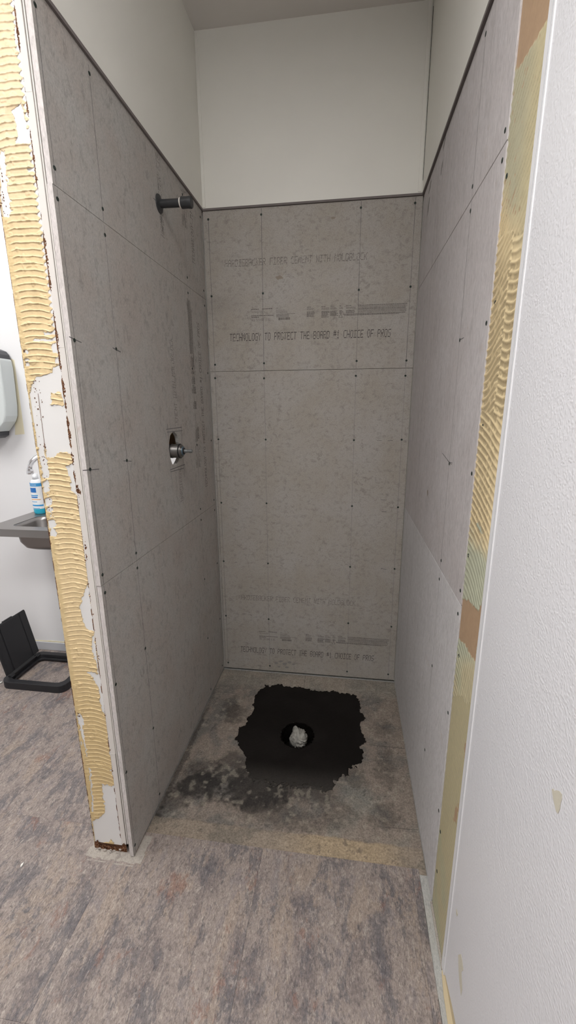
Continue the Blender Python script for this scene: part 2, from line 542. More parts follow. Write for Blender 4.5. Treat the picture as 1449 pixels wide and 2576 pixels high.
wall_right = box('wall_right', (.9275, -1.0165, 0), (1.03, .0135, ZC), 'white_wall')
tag(wall_right, 'right stall wall of cement boards running on into white pebbled panel', 'wall', kind='structure')
box('drywall', (.9175, -4.2, 0), (1.03, -1.0168, ZC), 'drywall', wall_right)
YT = -1.160       # edge of the white panel
plate('wall_panel', [(-4.2, .06), (-1.9, .055), (-1.36, .050), (-1.26, .038), (-1.20, .022), (YT-.012, .012), (YT-.012, ZC), (-4.2, ZC)], [],
      lambda u, v, w: (.9142-w, u, v), .0033, 'frp', wall_right)['label'] = 'white panel with a pebbled surface'
o = box('edge_trim', (.9125, YT-.024, .004), (.9175, YT, ZC), 'trim_white', wall_right, .0012)
o['label'] = 'white plastic edge strip of the pebbled panel'
box('trim_groove', (.9121, YT-.0185, .06), (.9128, YT-.0172, ZC), 'base_grey', wall_right)
plate('glue_film', [(-4.2, .0), (-1.155, .0), (-1.155, .02), (-1.2, .03), (-1.36, .062), (-1.9, .07), (-4.2, .07)], [],
      lambda u, v, w: (.9165-w, u, v), .0012, 'adh_tan', wall_right)

# partition between stall and sink room: outer skin, end face, inner skin, studs, hollow inside
wall_left = box('wall_left', (-.140, -.984, .0), (-.127, YW+.005, 1.00), 'room_wall')
tag(wall_left, 'partition wall of cement boards between the stall and the sink', 'wall', kind='structure')
# the outer skin has an access opening behind the valve
box('outer_skin', (-.140, -.984, 1.178), (-.127, YW+.005, ZC), 'room_wall', wall_left)
box('outer_skin', (-.140, -.984, 1.00), (-.127, -.27, 1.178), 'room_wall', wall_left)
box('outer_skin', (-.140, -.03, 1.00), (-.127, YW+.005, 1.178), 'room_wall', wall_left)
box('end_face', (-.140, YF, .024), (-.045, -.984, ZC), 'drywall', wall_left)
box('corner_bead', (-.1415, YF-.0008, .02), (-.1375, -.97, ZC), 'adh_tan', wall_left)
HOLE = [(428, 1096), (433, 1088), (438, 1086), (442, 1090), (446, 1096), (448, 1103), (449.5, 1112), (452, 1120), (453, 1140), (452, 1150), (449, 1158), (446, 1164), (442, 1170), (437, 1171.5), (433, 1166), (430, 1157), (427, 1143), (425, 1128), (426, 1110)]
hole_yz = [tuple(at(*p, 0, 0.)[1:]) for p in HOLE]
hc = np.mean(hole_yz, 0)
hole_big = [tuple(hc + (np.array(p)-hc)*1.12 + np.array([.012, 0])) for p in hole_yz]
plate('inner_skin', [(-.985, .03), (.0, .03), (.0, ZC), (-.985, ZC)], [[(-.53, 1.15), (-.24, 1.15), (-.24, 1.34), (-.53, 1.34)]], lambda u, v, w: (-.0205+w, u, v), .0205, 'drywall_edge', wall_left)
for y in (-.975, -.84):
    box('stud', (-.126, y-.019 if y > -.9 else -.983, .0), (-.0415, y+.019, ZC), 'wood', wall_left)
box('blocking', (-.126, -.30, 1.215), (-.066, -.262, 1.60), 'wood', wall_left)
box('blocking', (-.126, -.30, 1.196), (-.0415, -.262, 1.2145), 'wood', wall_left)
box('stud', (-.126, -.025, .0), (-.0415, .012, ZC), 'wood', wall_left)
box('upper_skin', (-.0205, -.9995, ZT+.0080), (.0065, -.0065, ZC), 'white_wall', wall_left)
box('cut_edge', (-.0205, -.9995, ZT+.0004), (.0060, -.0060, ZT+.0080), 'cut_edge', wall_left)
box('sill', (-.139, -.9985, .0), (-.0415, -.90, .0235), 'torn', wall_left)

# thin layers that show beside the end face: drywall edge, dark gap, metal bead
bm = bmesh.new()
z = .03
while z < ZC-.05:
    h = rnd.choice((.35, .5, .8))
    add_box(bm, (-.0455, YF-.0002-rnd.random()*.0012, z), (-.0285+rnd.uniform(-.0012, .0010), -.984, min(z+h, ZC-.01)), .0005)
    z += h
o = bm_obj('drywall_edge', bm, 'drywall_edge', wall_left); o['kind'] = 'stuff'
box('dark_gap', (-.0300, -.996, .03), (-.0133, -.985, ZC-.01), 'dark_gap', wall_left)
box('metal_bead', (-.0268, -1.0002, .032), (-.0238, -.99, ZC-.01), 'drywall_edge', wall_left)


def ragged(name, x0, x1, z0, z1, keepf, depth, parent, lab=None):
    """thin ragged paper remains on the end face as a fine grid with a noisy outline"""
    nx, nz = max(4, int((x1-x0)/.0007)), max(4, int((z1-z0)/.0014))
    U, V = np.meshgrid(np.linspace(x0, x1, nx), np.linspace(z0, z1, nz), indexing='ij')
    k = keepf(U, V); k = k[:-1, :-1] & k[1:, 1:]
    n = vnoise(U, V, 300, 3)
    P = np.stack([U, YF - depth*(.4+n), V], -1)
    c = np.zeros((nx, nz, 3)); c[:] = (.10, .04, .02)
    c = c*(1-sm(.45, .7, n)[..., None]) + np.array([.24, .13, .075])*sm(.45, .7, n)[..., None]
    o = grid_obj(name, U, V, P, k, c, 'torn_attr', parent); o['kind'] = 'stuff'
    if lab: o['label'] = lab


M['torn_attr'] = attr_mat('ragged_brown_paper', .9, 200, .6, 1.3, .5, .001, .1)
ragged('torn_paper_edge', -.0480, -.0395, .03, 2.78,
       lambda U, V: (np.abs(U+.0450+.0010*(vnoise(U*0, V, 30, 2)-.5)) < .0034*np.clip(vnoise(U*0+3, V, 45, 3)-.33, 0, 1)/.35*(.5+vnoise(U, V, 400, 2))*(1.15-.45*sm(1.4, 1.9, V))),
       .0012, wall_left, 'ragged dark brown torn paper edge')
ragged('torn_paper_edge', -.1418, -.1365, .03, 2.78,
       lambda U, V: (U+.1418) < .0008+.0034*np.clip(vnoise(U*0+5, V, 70, 3)-.36, 0, 1)/.35, .0014, wall_left)
for (px, py, wx, hz) in ((197, 1234, .006, .018), (216, 1375, .004, .014), (218, 1400, .003, .012), (283, 1935, .003, .012), (61, 882, .003, .006)):
    p = at(px, py, 1, YF)
    ragged('torn_paper_flake', p[0]-wx*1.3, p[0]+wx*1.3, p[2]-hz*1.3, p[2]+hz*1.3,
           lambda U, V, p=p, wx=wx, hz=hz: np.hypot((U-p[0])/wx, (V-p[2])/hz) + (vnoise(U, V, 260, 3)-.5)*1.6 < .85, .0016, wall_left)
# broken foot of the end face: brown scraps and cream crumbs
ragged('broken_foot', -.1405, -.029, .001, .048,
       lambda U, V: V < .012+.030*np.clip(vnoise(U*1., V*.2, 75, 3)-.30, 0, 1)/.4*(.35+.65*np.clip(sm(-.105, -.125, U)+sm(-.058, -.05, U), 0, 1)), .0030, wall_left, 'broken brown foot of the partition end')
bm = bmesh.new()
for k in range(13):
    x = rnd.uniform(-.138, -.03); s_ = rnd.uniform(.0015, .0045)
    bmesh.ops.create_icosphere(bm, subdivisions=1, radius=s_, matrix=Matrix.Translation((x, YF-.003-rnd.random()*.008, s_*.7+rnd.random()*.010*(k % 3 == 0))) @ Matrix.Diagonal((1.4, .8, .9, 1)))
o = bm_obj('crumbs', bm, 'residue', wall_left); o['kind'] = 'stuff'

# ------------------------------------------------------------------ trowelled adhesive on the partition end
nx, nz = 66, 2900
U, V = np.meshgrid(np.linspace(-.1395, -.0455, nx), np.linspace(.025, 2.78, nz), indexing='ij')
PX, PY = to_px(np.stack([U, np.full_like(U, YF), V], -1))
jx = (vnoise(U, V, 130, 3)-.5)*9; jy = (vnoise(U+3, V, 130, 3)-.5)*9
PXj, PYj = PX+jx, PY+jy
BARE = [
    [(92, 948), (128, 940), (131, 925), (160, 915), (168, 1000), (183, 1150), (178, 1140), (155, 1135), (143, 1142), (138, 1152), (118, 1152), (105, 1090), (96, 1000)],
    [(30, 278), (45, 270), (55, 255), (64, 300), (78, 358), (74, 362), (40, 362), (44, 335)],
    [(36, 60), (40, 20), (46, 120), (42, 125)],
    [(0, 375), (12, 392), (16, 450), (28, 530), (22, 545), (0, 545)],
    [(80, 970), (92, 945), (98, 1000), (113, 1140), (120, 1165), (124, 1195), (108, 1195), (100, 1150), (88, 1085), (72, 1010)],
    [(166, 1172), (190, 1165), (198, 1245), (176, 1236), (180, 1212), (172, 1195)],
    [(222, 1465), (226, 1500), (236, 1545), (240, 1588), (218, 1582), (207, 1558), (202, 1530), (206, 1503)],
    [(236, 1585), (243, 1640), (252, 1690), (268, 1800), (260, 1795), (250, 1765), (252, 1748), (243, 1722), (235, 1708), (218, 1690), (232, 1690), (247, 1698), (245, 1680), (236, 1650), (230, 1632)],
    [(256, 1972), (290, 1976), (303, 2060), (320, 2140), (306, 2134), (288, 2124), (280, 2110), (276, 2118), (262, 2120), (238, 2124), (232, 2065), (252, 2055), (262, 2045), (262, 2015), (258, 2005)],
    [(224, 1930), (228, 1930), (237, 2042), (231, 2042)],
    [(194, 1792), (202, 1795), (214, 1815), (208, 1832), (214, 1862), (222, 1905), (218, 1905), (206, 1850), (198, 1820)],
    [(276, 1935), (286, 1935), (290, 1960), (280, 1950)], [(272, 1860), (280, 1870), (282, 1905), (275, 1895)],
    [(128, 968), (137, 966), (138, 976), (130, 976)],
    [(140, 835), (160, 835), (160, 842), (108, 842), (108, 834)], [(86, 852), (150, 850), (150, 858), (86, 860)],
    [(130, 865), (145, 862), (150, 890), (132, 890)], [(138, 900), (160, 895), (162, 915), (140, 915)],
    [(92, 440), (110, 430), (105, 520), (98, 520)], [(70, 425), (90, 420), (92, 430), (72, 434)]]
bare = np.zeros(PX.shape, bool)
for pl in BARE: bare |= in_poly(PXj, PYj, pl)
for (cx, cy, r) in ((115, 1195, 9), (117, 1216, 9), (117, 1232, 8), (122, 1262, 11), (124, 1280, 7), (130, 1318, 11), (134, 1340, 9), (66, 885, 6), (68, 905, 6), (70, 918, 5), (203, 1870, 4), (163, 1760, 3)):
    bare |= np.hypot(PXj-cx, PYj-cy) < r
for pl in ([(129, 990), (155, 985), (160, 1020), (131, 1018)],): bare &= ~in_poly(PXj, PYj, pl)
# scalloped right margin in the upper part
edge = -.0455 - .007*(.5+.5*np.sin(V*2*math.pi/.0142))*sm(1.5, 1.6, V) - .004*vnoise(U*0, V, 60, 2)
bare |= (U > edge) & (V > 1.28)
bare |= (vnoise(U+1, V*1., 210, 2) > .62) & (U > -.142+.004) & (U < -.112) & (((PY > 380) & (PY < 545)) | ((PY > 1040) & (PY < 1350) & (U < -.118)))
# ridges: thin raised beads about 17 mm apart, slightly bowed, broken in places
bow = .010*((U+.092)/.048)**2*(1-.7*sm(.9, 1.5, V)) + .006*(vnoise(U*6, V, 6, 2)-.5) + .10*(U+.09)*(vnoise(U*0, V, 3, 1)-.5)
sp = np.where(V > 1.25, .0176, .0158)
ph = ((V+bow)/.0142) % 1.
bead = np.exp(-((ph-.5)/.06)**2)*1. + .45*np.exp(-((ph-.5)/.16)**2)*(ph < .5) + .10*(1-ph)
brk = sm(.16, .30, vnoise(U, V, 55, 2)) * sm(-.131, -.125, U + .006*(vnoise(U*0, V, 40, 2)-.5))
h = .0008 + .0021*(1-.42*sm(1.25, .9, V))*bead*(.35+.65*brk)*(.75+.5*vnoise(U, V, 120, 2)) + .0005*vnoise(U, V, 160, 3)
left = sm(-.122, -.131, U)
h = h*(1-left*.6) + left*(.0006+.0026*vnoise(U, V, 150, 3)*sm(1.05, 1.25, V) + .0010*vnoise(U, V, 90, 2))
lump = sm(.7, .8, vnoise(U+7, V, 70, 2))*.0012; h += lump
bare_s = bare.astype(float)
cell_bare = (bare_s[:-1, :-1]+bare_s[1:, :-1]+bare_s[1:, 1:]+bare_s[:-1, 1:]) > 2
P = np.stack([U, YF-np.where(bare, .0002, h), V], -1)
c1 = np.array([.80, .62, .36]); c2 = np.array([.74, .58, .34]); c3 = np.array([.66, .49, .24])
colr = np.zeros((nx, nz, 3)); colr[:] = c1
colr = lay(colr, (.86, .68, .46), sm(1.7, 2.0, V)*.9)
colr = lay(colr, c3, sm(.85, .45, V)*.75)
colr = lay(colr, (.68, .52, .27), left*.6)
colr = lay(colr, (.88, .76, .52), np.clip(bead*brk, 0, 1)*.25)
colr = lay(colr, (.60, .45, .25), sm(.55, .8, vnoise(U+5, V, 25, 3))*.35)
o = grid_obj('adhesive', U, V, P, ~cell_bare, colr, 'adhesive', wall_left)
o['label'] = 'yellow trowelled adhesive ridges on the partition end'
# brown pits showing on the bare white paper
bm = bmesh.new(); k = 0
while k < 120:
    x = rnd.uniform(-.134, -.106); zz = rnd.choice((rnd.uniform(1.13, 1.47), rnd.uniform(1.13, 1.47), rnd.uniform(1.80, 1.95), rnd.uniform(.50, .52)))
    if zz < 1.47 and zz > 1.1 and abs(x - (-.119 + (zz-1.3)*.01)) > .012: continue
    if zz > 1.7: x = rnd.uniform(-.139, -.126)
    r = rnd.uniform(.0006, .0019)
    vs = add_box(bm, (x-r*.6, YF-.0012, zz-r), (x+r*.6, YF+.001, zz+r), .0004); k += 1
o = bm_obj('paper_pits', bm, 'torn', wall_left); o['kind'] = 'stuff'
bm = bmesh.new(); strip3(bm, at(96, 990, 1, YF), at(114, 1130, 1, YF), .0012, (0, -1, 0), .0006)
bm_obj('score_line', bm, 'torn', wall_left)

# ------------------------------------------------------------------ adhesive strip on the right wall
ny, nz = 84, 1300
U, V = np.meshgrid(np.linspace(-1.0172, YT+.0005, ny), np.linspace(.004, 2.78, nz), indexing='ij')
PX, PY = to_px(np.stack([np.full_like(U, .9172), U, V], -1))
t = (U+1.0172)/(YT+1.0172)      # 0 at the board, 1 at the white panel
PYw = PY + 40*(vnoise(U*3, V, 8, 2)-.5)
wob = .004*(vnoise(U*4, V, 10, 2)-.5)
zA = V - t*.115                                                   # straight strokes rising to the panel
zB = V + .030*(1-t)**2 + .006*np.sin(t*9) + np.where(t > .58+.05*(vnoise(U*0, V, 20, 1)-.5), .0065, 0.)  # arcs, flat at the panel
zC_ = V + .050*t**1.3                                             # strokes falling to the panel
zD = V + .075*t**1.8
zG = (U + V*.30)*1.75
phz = np.select([PYw < 590, PYw < 1040, PYw < 1390, PYw < 1760], [zA, zB, zC_, zD], zG) + wob
steep = (PYw >= 1760).astype(float)
ph = (phz/np.where(PYw < 590, .0175, .0160)) % 1.
b1 = np.exp(-((ph-.5)/.17)**2)
bead = b1*(1-.65*steep); b2 = b1
fade = np.select([PYw < 540, PYw < 1040, PYw < 1390, PYw < 1760], [.75, 1., .9, .7], .5)
h = .0006 + .0022*bead*fade*(.6+.6*vnoise(U, V, 70, 2)) + .0004*vnoise(U, V, 140, 3)
jx = (vnoise(U, V, 90, 3)-.5)*8; jy = (vnoise(U+3, V, 90, 3)-.5)*14
kraft = in_poly(PX+jx, PY+jy, [(1290, -200), (1420, -200), (1392, 0), (1381, 45), (1350, 95), (1322, 150), (1300, 175), (1290, 120)])
kraft |= in_poly(PX+jx, PY+jy, [(1150, 1500), (1162, 1502), (1185, 1515), (1205, 1540), (1212, 1520), (1215, 1540), (1196, 1662), (1190, 1655), (1172, 1625), (1150, 1600)])
kraft |= in_poly(PX+jx, PY+jy*2, [(1180, 1855), (1176, 1915), (1168, 1905), (1170, 1870)]) | in_poly(PX+jx, PY+jy*2, [(1154, 2020), (1148, 2075), (1142, 2060), (1146, 2030)])
kraft |= (t > .93) & (vnoise(U*0, V, 18, 2) > .66) & (PY > 150)
kraft |= (vnoise(U+8, V*.6, 120, 2) > .73) & (t < .75) & (PY < 560) & (ph < .3)
colr = np.zeros((ny, nz, 3))
yel = np.array([.74, .60, .36]); grn = np.array([.47, .46, .335]); olv = np.array([.50, .45, .295]); kr = np.array([.46, .315, .20])
colr[:] = yel
gmask = np.clip(sm(600, 470, PY + 90*(vnoise(U, V, 14, 2)-.5) - 120*(t-.5)), 0, 1)
colr = lay(colr, grn, gmask*.85)
colr = lay(colr, (.64, .55, .33), sm(.35, .9, t)*gmask*.7)
g2 = sm(1330, 1400, PY + 50*(vnoise(U, V, 30, 2)-.5) - 60*(t-.5))
colr = lay(colr, (.43, .47, .365), g2*sm(1720, 1640, PY)*.85)
colr = lay(colr, olv, sm(1620, 1720, PY)*.92)
colr = lay(colr, (.38, .44, .36), in_poly(PX+jx*.5, PY+jy*.3, [(1200, 1315), (1205, 1314), (1218, 1340), (1216, 1345), (1200, 1326)]).astype(float)*.9)
colr = lay(colr, (.40, .45, .33), sm(.55, .75, vnoise(U+6, V, 10, 2))*sm(1640, 1700, PY)*.5)
trough = sm(.55, .9, 1-b1)*sm(620, 700, PY)*sm(1400, 1330, PY)*sm(.30, .42, vnoise(U*2.5, V*2.5, 40, 2))*np.where(PYw < 1040, 1., sm(.95, .7, t))
colr = lay(colr, (.44, .345, .205), trough*.85)
colr = lay(colr, (.34, .29, .17), (ph < .13).astype(float)*.85*np.clip(gmask+sm(620, 560, PY), 0, 1)*sm(.22, .45, vnoise(U+2, V, 30, 2))*sm(90, 160, PY))
colr = lay(colr, (.62, .55, .30), b2*steep*.5)
colr = lay(colr, kr, kraft.astype(float))
h = np.where(kraft, .0003, h)
P = np.stack([.9175-h, U, V], -1)
o = grid_obj('adhesive', U, V, P, np.ones((ny-1, nz-1), bool), colr, 'adhesive', wall_right)
o['label'] = 'green and yellow adhesive strip with bare brown paper patches'
# tan smears on the white panel
for pl in ([(1389, 1986), (1393, 1984), (1395, 1990), (1400, 1988), (1408, 1990), (1414, 1998), (1414, 2010), (1411, 2020), (1409, 2035), (1404, 2047), (1400, 2042), (1397, 2030), (1392, 2008)],
           [(1153, 2402), (1160, 2400), (1163, 2415), (1166, 2440), (1161, 2445), (1163, 2490), (1160, 2505), (1156, 2470), (1154, 2440)],
           [(1148, 2285), (1150, 2290), (1152, 2300), (1150, 2306), (1148, 2300)]):
    q = [tuple(at(*p, 0, .914)[1:]) for p in pl]
    plate('glue_smear', q, [], lambda u, v, w: (.9139-w-.0004, u, v), .0004, 'stain', wall_right)

# ------------------------------------------------------------------ upper white panels, corner strips
box('upper_panel', (-.02, -.0065, ZT+.0080), (W+.01, .0136, ZC), 'white_wall', wall_back)
box('cut_edge', (-.02, -.0060, ZT+.0004), (W+.01, .0136, ZT+.0080), 'cut_edge', wall_back)
box('corner_strip', (.0066, -.0095, ZT+.011), (.0195, -.0064, ZC-.001), 'white_wall', wall_back, .0008)
box('corner_strip', (W-.0255, -.0090, ZT+.011), (W-.0115, -.0064, ZC-.001), 'white_wall', wall_back, .0008)
box('dark_gap', (W-.0092, -.0076, ZT+.05), (W-.0080, -.0064, ZC-.02), 'dark_gap', wall_back)
box('dark_gap', (.0064, -.0082, 2.46), (.0076, -.0064, 2.66), 'dark_gap', wall_back)
box('upper_panel', (W-.0075, -1.0165, ZT+.0080), (.928, -.0065, ZC), 'white_wall', wall_right)
box('cut_edge', (W-.0070, -1.0165, ZT+.0004), (.928, -.0060, ZT+.0080), 'cut_edge', wall_right)

# ------------------------------------------------------------------ cement boards with screws, pencil lines and print
FONT = {'A': '01110 10001 10001 11111 10001 10001 10001', 'B': '11110 10001 10001 11110 10001 10001 11110', 'C': '01111 10000 10000 10000 10000 10000 01111',
        'D': '11110 10001 10001 10001 10001 10001 11110', 'E': '11111 10000 10000 11110 10000 10000 11111', 'F': '11111 10000 10000 11110 10000 10000 10000',
        'G': '01111 10000 10000 10011 10001 10001 01111', 'H': '10001 10001 10001 11111 10001 10001 10001', 'I': '11111 00100 00100 00100 00100 00100 11111',
        'K': '10001 10010 10100 11000 10100 10010 10001', 'L': '10000 10000 10000 10000 10000 10000 11111', 'M': '10001 11011 10101 10101 10001 10001 10001',
        'N': '10001 11001 10101 10101 10011 10001 10001', 'O': '01110 10001 10001 10001 10001 10001 01110', 'P': '11110 10001 10001 11110 10000 10000 10000',
        'R': '11110 10001 10001 11110 10100 10010 10001', 'S': '01111 10000 10000 01110 00001 00001 11110', 'T': '11111 00100 00100 00100 00100 00100 00100',
        'W': '10001 10001 10001 10101 10101 11011 10001', 'Y': '10001 10001 01010 00100 00100 00100 00100', '#': '01010 11111 01010 11111 01010 00000 00000',
        '1': '00100 01100 00100 00100 00100 00100 01110', '2': '01110 10001 00001 00110 01000 10000 11111', '3': '11110 00001 00001 01110 00001 00001 11110',
        '4': '00010 00110 01010 10010 11111 00010 00010', '0': '01110 10001 10011 10101 11001 10001 01110', '5': '11111 10000 11110 00001 00001 10001 01110', ' ': ' '.join(['00000']*7), '-': '00000 00000 00000 11111 00000 00000 00000'}
LINE1 = 'HARDIEBACKER FIBER CEMENT WITH MOLDBLOCK'
LINE2 = 'TECHNOLOGY TO PROTECT THE BOARD #1 CHOICE OF PROS'


def quad(bm, F, u, v, du, dv, lift=.0003):
    vs = [bm.verts.new(F(a, b, lift)) for a, b in ((u, v), (u+du, v), (u+du, v+dv), (u, v+dv))]
    bm.faces.new(vs)


def print_line(name, text, F, u0, v0, length, height, material, parent, thick=1., lim=None, skip=.0, gap=None):
    """dot-matrix print as a thin mesh; F maps (u,v,lift) to space"""
    bm = bmesh.new(); cw = length/len(text); du = cw/6.; dv = height/7.
    rr = random.Random(len(text)+int(v0*1000))
    for ci, ch in enumerate(text):
        rows = FONT[ch].split()
        for r, row in enumerate(rows):
            for c, bit in enumerate(row):
                if bit == '0' or rr.random() < skip: continue
                u = u0 + ci*cw + c*du + (6-r)*du*.10 + rr.uniform(-.1, .1)*du; v = v0 + (6-r)*dv + rr.uniform(-.12, .12)*dv
                if (lim and u > lim) or (gap and gap[0] < u < gap[1]): continue
                hz = bit == '1' and ((c > 0 and row[c-1] == '1') or (c < 4 and row[c+1] == '1'))
                quad(bm, F, u, v, du*(.95 if hz else .72)*thick, dv*(.62 if hz else .98))
    if not bm.verts: bm.free(); return
    return bm_obj(name, bm, material, parent)


def small_print(F, u0, v0, parent, lim=None):
    """block of tiny printed lines, bar code and warning sign under the first line; (u0,v0) = lower left"""
    rr = random.Random(5); dk, lt = bmesh.new(), bmesh.new()
    def words(bm, u, v, n, h, dens=1.):
        e = u+n
        while u < e:
            l = rr.uniform(.003, .011)*min(1, h/.002+.4)
            if lim is None or u+l < lim: quad(bm, F, u, v, min(l, e-u), h*dens)
            u += l+.0012
    for k, (dy, n, h, b) in enumerate(((.044, .034, .0025, dk), (.036, .05, .0014, lt), (.031, .05, .0014, lt), (.017, .10, .0026, dk), (.0105, .035, .0026, dk))):
        words(b, u0, v0+dy, n, h)
    words(dk, u0+.05, v0+.044, .045, .0025)
    for dy, n in ((.045, .012), (.037, .04), (.032, .05), (.027, .05)): words(lt, u0+.112, v0+dy, n, .0018)
    for dy in (.021, .0175, .014, .0105): words(lt, u0+.112, v0+dy, .085 if dy > .018 else .055, .002)
    u = u0+.122
    while u < u0+.172:
        wq = rr.choice((.0007, .0014, .002))
        if lim is None or u < lim: quad(dk, F, u, v0-.002, wq, .010)
        u += wq+rr.choice((.0006, .001, .0016))
    for cu, wd, rows in ((.247, .035, 7), (.310, .036, 8), (.348, .036, 7), (.387, .016, 5), (.415, .045, 5)):
        if lim is None: words(dk, u0+cu, v0+.0445, wd*.5, .0018)
        for r in range(rows): words(lt if r < 2 else dk, u0+cu, v0+.038-.0045*r-(0 if r < 2 else .004), wd*rr.uniform(.72, 1.), .0022)
    for r, dy in enumerate((.044, .039, .0345, .030, .0255, .021, .0165)):
        words(dk if r in (0, 3) else lt, u0+.465+.003*(r > 3), v0+dy, .205 if r < 3 else .2, .0021)
    for dy, st in ((.0105, 0), (.0065, .003)): words(dk, u0+.405+st, v0+dy, .26-.03*(st > 0), .0022)
    if lim is None:
        for a, b in (((.385, .0), (.393, .014)), ((.393, .014), (.401, .0)), ((.385, .0), (.401, .0))):
            p = [Vector(F(u0+x, v0+y, .0003)) for x, y in (a, b)]
            n_ = Vector(F(0, 0, 1))-Vector(F(0, 0, 0)); strip3(dk, p[0], p[1], .0014, n_, 0)
    a = bm_obj('small_print', dk, 'ink_soft', parent)
    b = bm_obj('small_print', lt, 'ink_faint', parent)
    a['kind'] = b['kind'] = 'stuff'
    print_line('code_print', 'A41 323-045 B RG', F, u0, v0-.004, .085, .0105, 'ink_soft', parent, 1.1, lim)


# one shared screw head: dished disc with a cross recess rim
def screw_mesh(axis):
    bm = bmesh.new(); q = Vector(axis).to_track_quat('Z', 'Y').to_matrix()
    n = 14; rings = []
    for r, hh in ((.0046, .0001), (.0044, .0009), (.0032, .0011), (.0016, .0003)):
        rings.append([bm.verts.new(q @ Vector((r*math.cos(2*math.pi*k/n), r*math.sin(2*math.pi*k/n), hh))) for k in range(n)])
    for a, b in zip(rings, rings[1:]):
        for k in range(n): bm.faces.new((a[k], a[(k+1) % n], b[(k+1) % n], b[k]))
    bm.faces.new(rings[-1])
    bmesh.ops.recalc_face_normals(bm, faces=bm.faces)
    me = bpy.data.meshes.new('screw'); bm.to_mesh(me); bm.free(); me.materials.append(M['screw']); return me


SCREW = {a: screw_mesh(a) for a in ((1, 0, 0), (-1, 0, 0), (0, -1, 0))}


def add_screws(parent, pts, axis):
    for p in pts:
        o = bpy.data.objects.new('screw', SCREW[axis]); COL.objects.link(o); o.parent = parent; o.location = p


def line_part(parent, a, b, nrm, width=.0014, material='pencil'):
    bm = bmesh.new(); a, b = Vector(a), Vector(b)
    n = max(1, int((b-a).length/.12)); prev = a
    side = (b-a).normalized().cross(Vector(nrm))
    for k in range(1, n+1):
        p = a.lerp(b, k/n) + side*rnd.uniform(-.0006, .0006)
        strip3(bm, prev, p, width*rnd.uniform(.7, 1.2), nrm, .00025); prev = p
    return bm_obj('pencil_line', bm, material, parent)


TH = .0127
# back wall: two boards
FB = lambda u, v, l: (u, -l, v)
back = []
for z0, z1, lab in ((.010, 1.5532, 'tall lower cement board with print near its foot'), (1.5545, ZT, 'upper cement board with print across it')):
    b = box('cement_board', (.0025, 0, z0), (W-.0025, TH, z1), 'board_back', wall_back, .0008)
    b['label'] = lab; back.append(b)
SXB = (.0262, .2565, .6692, .8822)
for zs, b in (((.0395, .318, .627, .936, 1.2445, 1.523), back[0]), ((1.586, 1.874, 2.174), back[1])):
    add_screws(b, [(x+rnd.uniform(-.0015, .0015), 0, z+rnd.uniform(-.003, .003)+(.004 if z > 2 and x > .5 else 0)) for z in zs for x in SXB], (0, -1, 0))
for x in SXB:
    line_part(back[1], (x-.0008, 0, 1.557), (x+.0006, 0, 2.199 if x > .03 else 2.175), (0, -1, 0), .0016)
    strong = x in (SXB[0],)
    line_part(back[0], (x, 0, .02 if x < .7 else .012), (x-.0006, 0, 1.551), (0, -1, 0), .0014, 'pencil' if strong else 'pencil_faint')
line_part(back[0], (.0115, 0, .012), (.010, 0, 1.2), (0, -1, 0), .0016, 'pencil')
for (a, b_) in (((574, 1077), (583, 1077)), ((583, 1250), (596, 1251)), ((583, 1279), (596, 1281)), ((958, 1257), (972, 1258)), ((960, 1287), (972, 1288)), ((948, 1108), (960, 1108)), ((975, 1109), (988, 1108)), ((590, 1415), (596, 1414)), ((958, 1430), (972, 1432))):
    line_part(back[0], at(*a, 1, 0.), at(*b_, 1, 0.), (0, -1, 0), .002, 'pencil')
print_line('printed_line', LINE1, FB, .091, 1.985, .612, .029, 'ink_soft', back[1], .8, None, .12)
print_line('printed_line', LINE2, FB, .101, 1.683, .712, .033, 'ink', back[1], 1.0, None, .03)
small_print(FB, .203, 1.767, back[1])
print_line('printed_line', LINE1, FB, .099, .418, .604, .029, 'ink_soft', back[0], .8, None, .12)
print_line('printed_line', LINE2, FB, .098, .113, .708, .033, 'ink', back[0], 1.0, None, .03)
small_print(FB, .2032, .196, back[0])

# left wall: three boards (the middle one with the valve hole)
FLm = lambda u, v, l: (l, v, u)            # print runs upwards, its top towards the opening
ZB = (.004, .9300, .9312, 1.8565, 1.8577, ZT)
left_b = []
for k, lab in enumerate(('lowest cement board, plain', 'middle cement board with the valve opening', 'top cement board with the shower pipe')):
    z0, z1 = ZB[2*k], ZB[2*k+1]
    yo = (YL, YL-.0015, YL+.001)[k]
    b = plate('cement_board', [(yo, z0), (-.003, z0), (-.003, z1), (yo, z1)], [hole_yz] if k == 1 else [], lambda u, v, w: (w, u, v), TH, 'board', wall_left)
    b['label'] = lab; left_b.append(b)
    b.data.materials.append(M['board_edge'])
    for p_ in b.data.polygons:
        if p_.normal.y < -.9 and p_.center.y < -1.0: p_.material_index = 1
SYL = (-1.002, -.818, -.226, -.028)
for zs, b in (((.036, .317, .623, .906), left_b[0]), ((.958, 1.240, 1.547, 1.831), left_b[1]), ((1.889, 2.170), left_b[2])):
    for y in SYL:
        add_screws(b, [(0, y+rnd.uniform(-.0015, .0015), z+rnd.uniform(-.003, .003)) for z in zs], (1, 0, 0))
        line_part(b, (0, y, min(zs)-.03), (0, y, max(zs)+.02), (1, 0, 0), .0015, 'pencil' if y < -.3 else 'pencil_faint')
for z, y, dy in ((1.547, -1.002, .02), (1.547, -.818, .018), (1.24, -1.002, .03), (1.24, -.818, .02)):
    line_part(left_b[1], (0, y-dy, z+.003), (0, y+dy*1.3, z-.003), (1, 0, 0), .0022)
